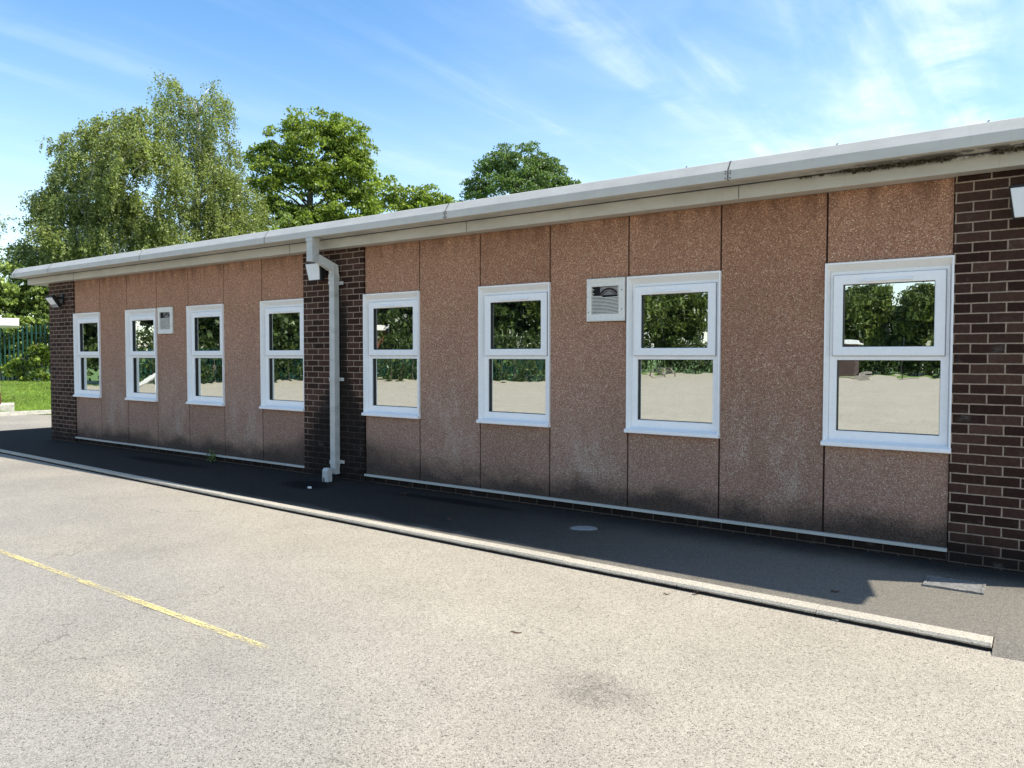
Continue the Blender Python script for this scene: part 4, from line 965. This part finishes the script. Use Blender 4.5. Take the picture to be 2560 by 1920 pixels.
# ------------------------------------------------------------------ things across the yard (seen in the window glass)
def mir(u, D, z=0):
    p = at_z(u, D, z); return np.array([p[0], -p[1], z])
a = (-43.5, -16.5, 0); b = (-39.2, -31.5, 0); c = (-26.8, -34.6, 0)
palisade('green palisade fence on the far side of the yard, mirrored in the left bay windows', b, a, -0.05, 2.1, 'green palisade fences')
palisade('green palisade fence behind the yard, mirrored in the windows beside the drainpipe', c, b, -0.05, 2.1, 'green palisade fences')
def ref_tree(x, y, h, r, label, mat='leaf_ref', seed=0, low=0.1, size=0.27, cr=0.75, dens=4.4, per=80, name='yard_tree'):
    bl = []
    rr = random.Random(seed)
    for k in range(9):
        a_ = rr.uniform(0, 6.28); q = rr.uniform(0, 0.6)*r; zc = low+(h-low)*rr.uniform(0.18, 0.85)
        bl.append((np.array([x+q*math.cos(a_), y+q*math.sin(a_), zc]), r*rr.uniform(0.4, 0.62), (h-low)*rr.uniform(0.15, 0.24)))
    bl.append((np.array([x, y, low+(h-low)*0.5]), r*0.8, (h-low)*0.45))
    P_l = []; cen = []
    for c_, rr_, rz_ in bl:
        n_ = int(dens*(rr_*rr_+2*rr_*rz_)); d = unit(n_)
        cen.append(c_+d*np.array([rr_, rr_, rz_])*(0.55+0.45*rng.uniform(0, 1, n_)[:, None]))
    cen = np.concatenate(cen); cen = cen[(cen[:, 2] > 0.15) & (cen[:, 2] < h)]
    for q in cen:
        d = unit(per); d[:, 2] = np.where(rng.uniform(size=per) < 0.7, np.abs(d[:, 2]), d[:, 2])
        P_l.append(q+d*cr*rng.uniform(0.4, 1.1, per)[:, None]*np.array([1, 1, 0.9]))
    P_l = np.concatenate(P_l); P_l = P_l[P_l[:, 2] > 0.05]
    tree(name, label, 'tree', P_l, cen, size, M[mat], M['bark'], np.array([x, y, -0.05]), h*0.75, 0.25, 'trees across the yard', aspect=0.7, n=16)
ref_tree(-47, -14, 8.5, 4.2, 'leafy tree behind the far fence at the left side of the yard', 'leaf_far', 1)
ref_tree(-43, -25.5, 9, 4.2, 'leafy tree close behind the far fence, second from its left end', 'leaf_far', 31)
ref_tree(-46, -22, 9.5, 4.4, 'tall leafy tree behind the fence across the yard, third from its left end', 'leaf_far', 2)
ref_tree(-44, -30, 10.5, 4.4, 'dark leafy tree behind the corner of the far fence', 'leaf_far', 3)
ref_tree(-34.5, -40, 11, 4.6, 'dark bushy tree behind the middle of the far fence', 'leaf_far', 4)
ref_tree(-52, -46, 14, 6.5, 'tall dark tree behind the brick house across the yard', 'leaf_far', 21)
ref_tree(-40.5, -38.5, 8, 3.0, 'small dark tree just behind the corner of the far fence', 'leaf_far', 22)
ref_tree(-28.5, -41, 12, 4.8, 'tall bright green tree mirrored in the window left of the broken vent', 'leaf_ref', 5)
ref_tree(-33, -56, 13, 5.5, 'olive green tree at the left of the playground far edge', 'leaf_ref', 6)
ref_tree(-34, -70, 13, 6.0, 'big willow at the far edge of the playground', 'leaf_ref', 7)
ref_tree(-24, -72, 9.5, 5.0, 'medium green tree at the far edge of the playground beside the willow', 'leaf_far', 8)
ref_tree(-15.5, -71, 8.6, 4.6, 'tree mirrored in the right window, standing left of the taller pair', 'leaf_ref', 9)
ref_tree(-9.5, -70, 7.4, 4.2, 'round tree mirrored in the middle of the right window', 'leaf_ref', 10)
ref_tree(-4.5, -78, 5.5, 3.5, 'low distant tree mirrored at the right side of the right window', 'leaf_far', 12)
ref_tree(2, -74, 6, 4, 'low tree beyond the right side of the playground', 'leaf_far', 13)
def ref_hedge(x0, y0, x1, y1, label, seed):
    fr_ = seed in (4, 5); n_ = int((9 if fr_ else 45)*math.hypot(x1-x0, y1-y0)); t_ = rng.uniform(0, 1, n_)[:, None]; c_ = np.array([x0, y0, 0])*(1-t_)+np.array([x1, y1, 0])*t_
    c_ = c_+np.stack([rng.normal(size=n_)*0.5, rng.normal(size=n_)*0.5, rng.uniform(0.0, 1.0, n_)*(1.5 if fr_ else 3.0)], 1)
    pl_ = np.concatenate([q+unit(26)*0.5*rng.uniform(0.4, 1, 26)[:, None] for q in c_]); pl_ = pl_[pl_[:, 2] > 0.02]
    t = empty('hedge', (x0, y0, 0), label, 'hedge'); leaves_mesh('foliage', pl_-np.array([x0, y0, 0]), 0.2, M['leaf_far'], t)
    bm = bmesh.new()
    for k in range(12):
        f = (k+0.5)/12; tube(bm, [((x1-x0)*f, (y1-y0)*f, -0.05), ((x1-x0)*f+0.1, (y1-y0)*f, 1.6)], [0.05, 0.02], 6)
    obj('stem', bm, M['bark'], t)
ref_hedge(-44.6, -16, -40.6, -32.5, 'leafy hedge behind the left run of the far fence', 1)
ref_hedge(-40, -32.8, -26, -36.2, 'leafy hedge behind the right run of the far fence', 2)
ref_hedge(-43.0, -17, -39.0, -30.5, 'low straggly hedge in front of the left run of the far fence', 4)
ref_hedge(-37.5, -31.2, -27, -33.9, 'low straggly hedge in front of the right run of the far fence', 5)
ref_hedge(-52, -58, -34.5, -67, 'dark hedge at the left end of the playground far edge', 6)
ref_hedge(-34, -67.5, -4, -68.5, 'dark hedge along the far edge of the playground', 3)
# cabin
cb_ = empty('timber_cabin', (-15.2, -56.5, ZY), 'dark brown low cabin with a white roof edge across the yard', 'cabin', rz=-0.12)
obj('wall', bx(-3.2, 2.6, -1.6, 1.6, 0.25, 2.55), M['dark_brick'], cb_)
obj('roof', bx(-3.5, 2.9, -1.9, 1.9, 2.56, 2.80), M['rail_white'], cb_, bevel=0.02)
obj('door', bx(0.4, 1.3, 1.602, 1.63, 0.3, 2.3), M['timber'], cb_)
bm = bmesh.new()
for k in range(3): box(bm, 2.7, 3.6, -0.6, 0.6+0.25*k, 0.02, 0.62-0.2*k)
obj('step', bx(2.61, 3.5, 0.2, 1.2, 0.0, 0.22), M['grey_wood'], cb_); bm.free()
hs_ = empty('brick_house', (-46.5, -41.5, 0), 'brick house with a white roof edge beyond the far fence', 'house', rz=0.6)
obj('wall', bx(-4, 4, -3, 3, 0, 3.6), simple('red_brick', (0.22, 0.08, 0.05), 0.8), hs_)
obj('roof', bx(-4.4, 4.4, -3.4, 3.4, 3.61, 4.0), M['rail_white'], hs_)
for x_ in (-2.4, 0.2, 2.6): obj('window', bx(x_-0.6, x_+0.6, 3.002, 3.04, 1.0, 2.4), M['rail_white'], hs_)
# picnic table
pt_ = mir(1655, 62)
tb = empty('picnic_table', (pt_[0], pt_[1], ZY), 'weathered wooden picnic table near the far edge of the yard', 'table', rz=0.4)
obj('table_top', bx(-0.9, 0.9, -0.36, 0.36, 0.70, 0.745), M['grey_wood'], tb)
for s_ in (-1, 1):
    obj('seat', bx(-0.9, 0.9, s_*0.72-0.13, s_*0.72+0.13, 0.42, 0.46), M['grey_wood'], tb)
    bm = bmesh.new(); sweep(bm, [(s_*0.6, -0.8, 0), (s_*0.6, -0.3, 0.70)], 0.05, 0.03, up=(1, 0, 0)); sweep(bm, [(s_*0.6+0.07, 0.8, 0), (s_*0.6+0.07, 0.3, 0.70)], 0.05, 0.03, up=(1, 0, 0)); box(bm, s_*0.6-0.05, s_*0.6-0.01, -0.8, 0.8, 0.36, 0.415)
    obj('leg', bm, M['grey_wood'], tb)
# goal-like netball post
np_ = mir(2255, 54)
po = empty('goal_post', (np_[0], np_[1], ZY), 'thin dark metal post on a flat foot standing in the yard', 'post')
bm = bmesh.new(); tube(bm, [(0, 0, 0.05), (0, 0, 3.0)], 0.035, 8); obj('pole', bm, M['black_metal'], po)
obj('base', bx(-0.2, 1.1, -0.25, 0.25, 0.005, 0.06), M['black_metal'], po)
# white handrail of the steps beyond the left end of the building
hr = empty('handrail', (-15.9, -2.9, ZY), 'white painted handrail with posts beside low steps, mirrored in the leftmost windows', 'handrail', rz=-0.35)
bm = bmesh.new(); sweep(bm, [(-1.5, 0, 0.55), (-0.2, 0, 1.18), (0.9, 0, 1.24)], 0.04, 0.05, up=(0, 1, 0)); obj('rail', bm, M['rail_white'], hr)
for x_, h_ in ((-1.4, 0.58), (-0.2, 1.16), (0.85, 1.22)): obj('post', bx(x_-0.045, x_+0.045, -0.04, 0.04, 0.0, h_-0.03), M['rail_white'], hr)
for k in range(3): obj('step', bx(-1.5+0.35*k, 0.9, 0.12, 1.2, 0.15*k, 0.15*(k+1)-.001), M['concrete_pale'], hr)
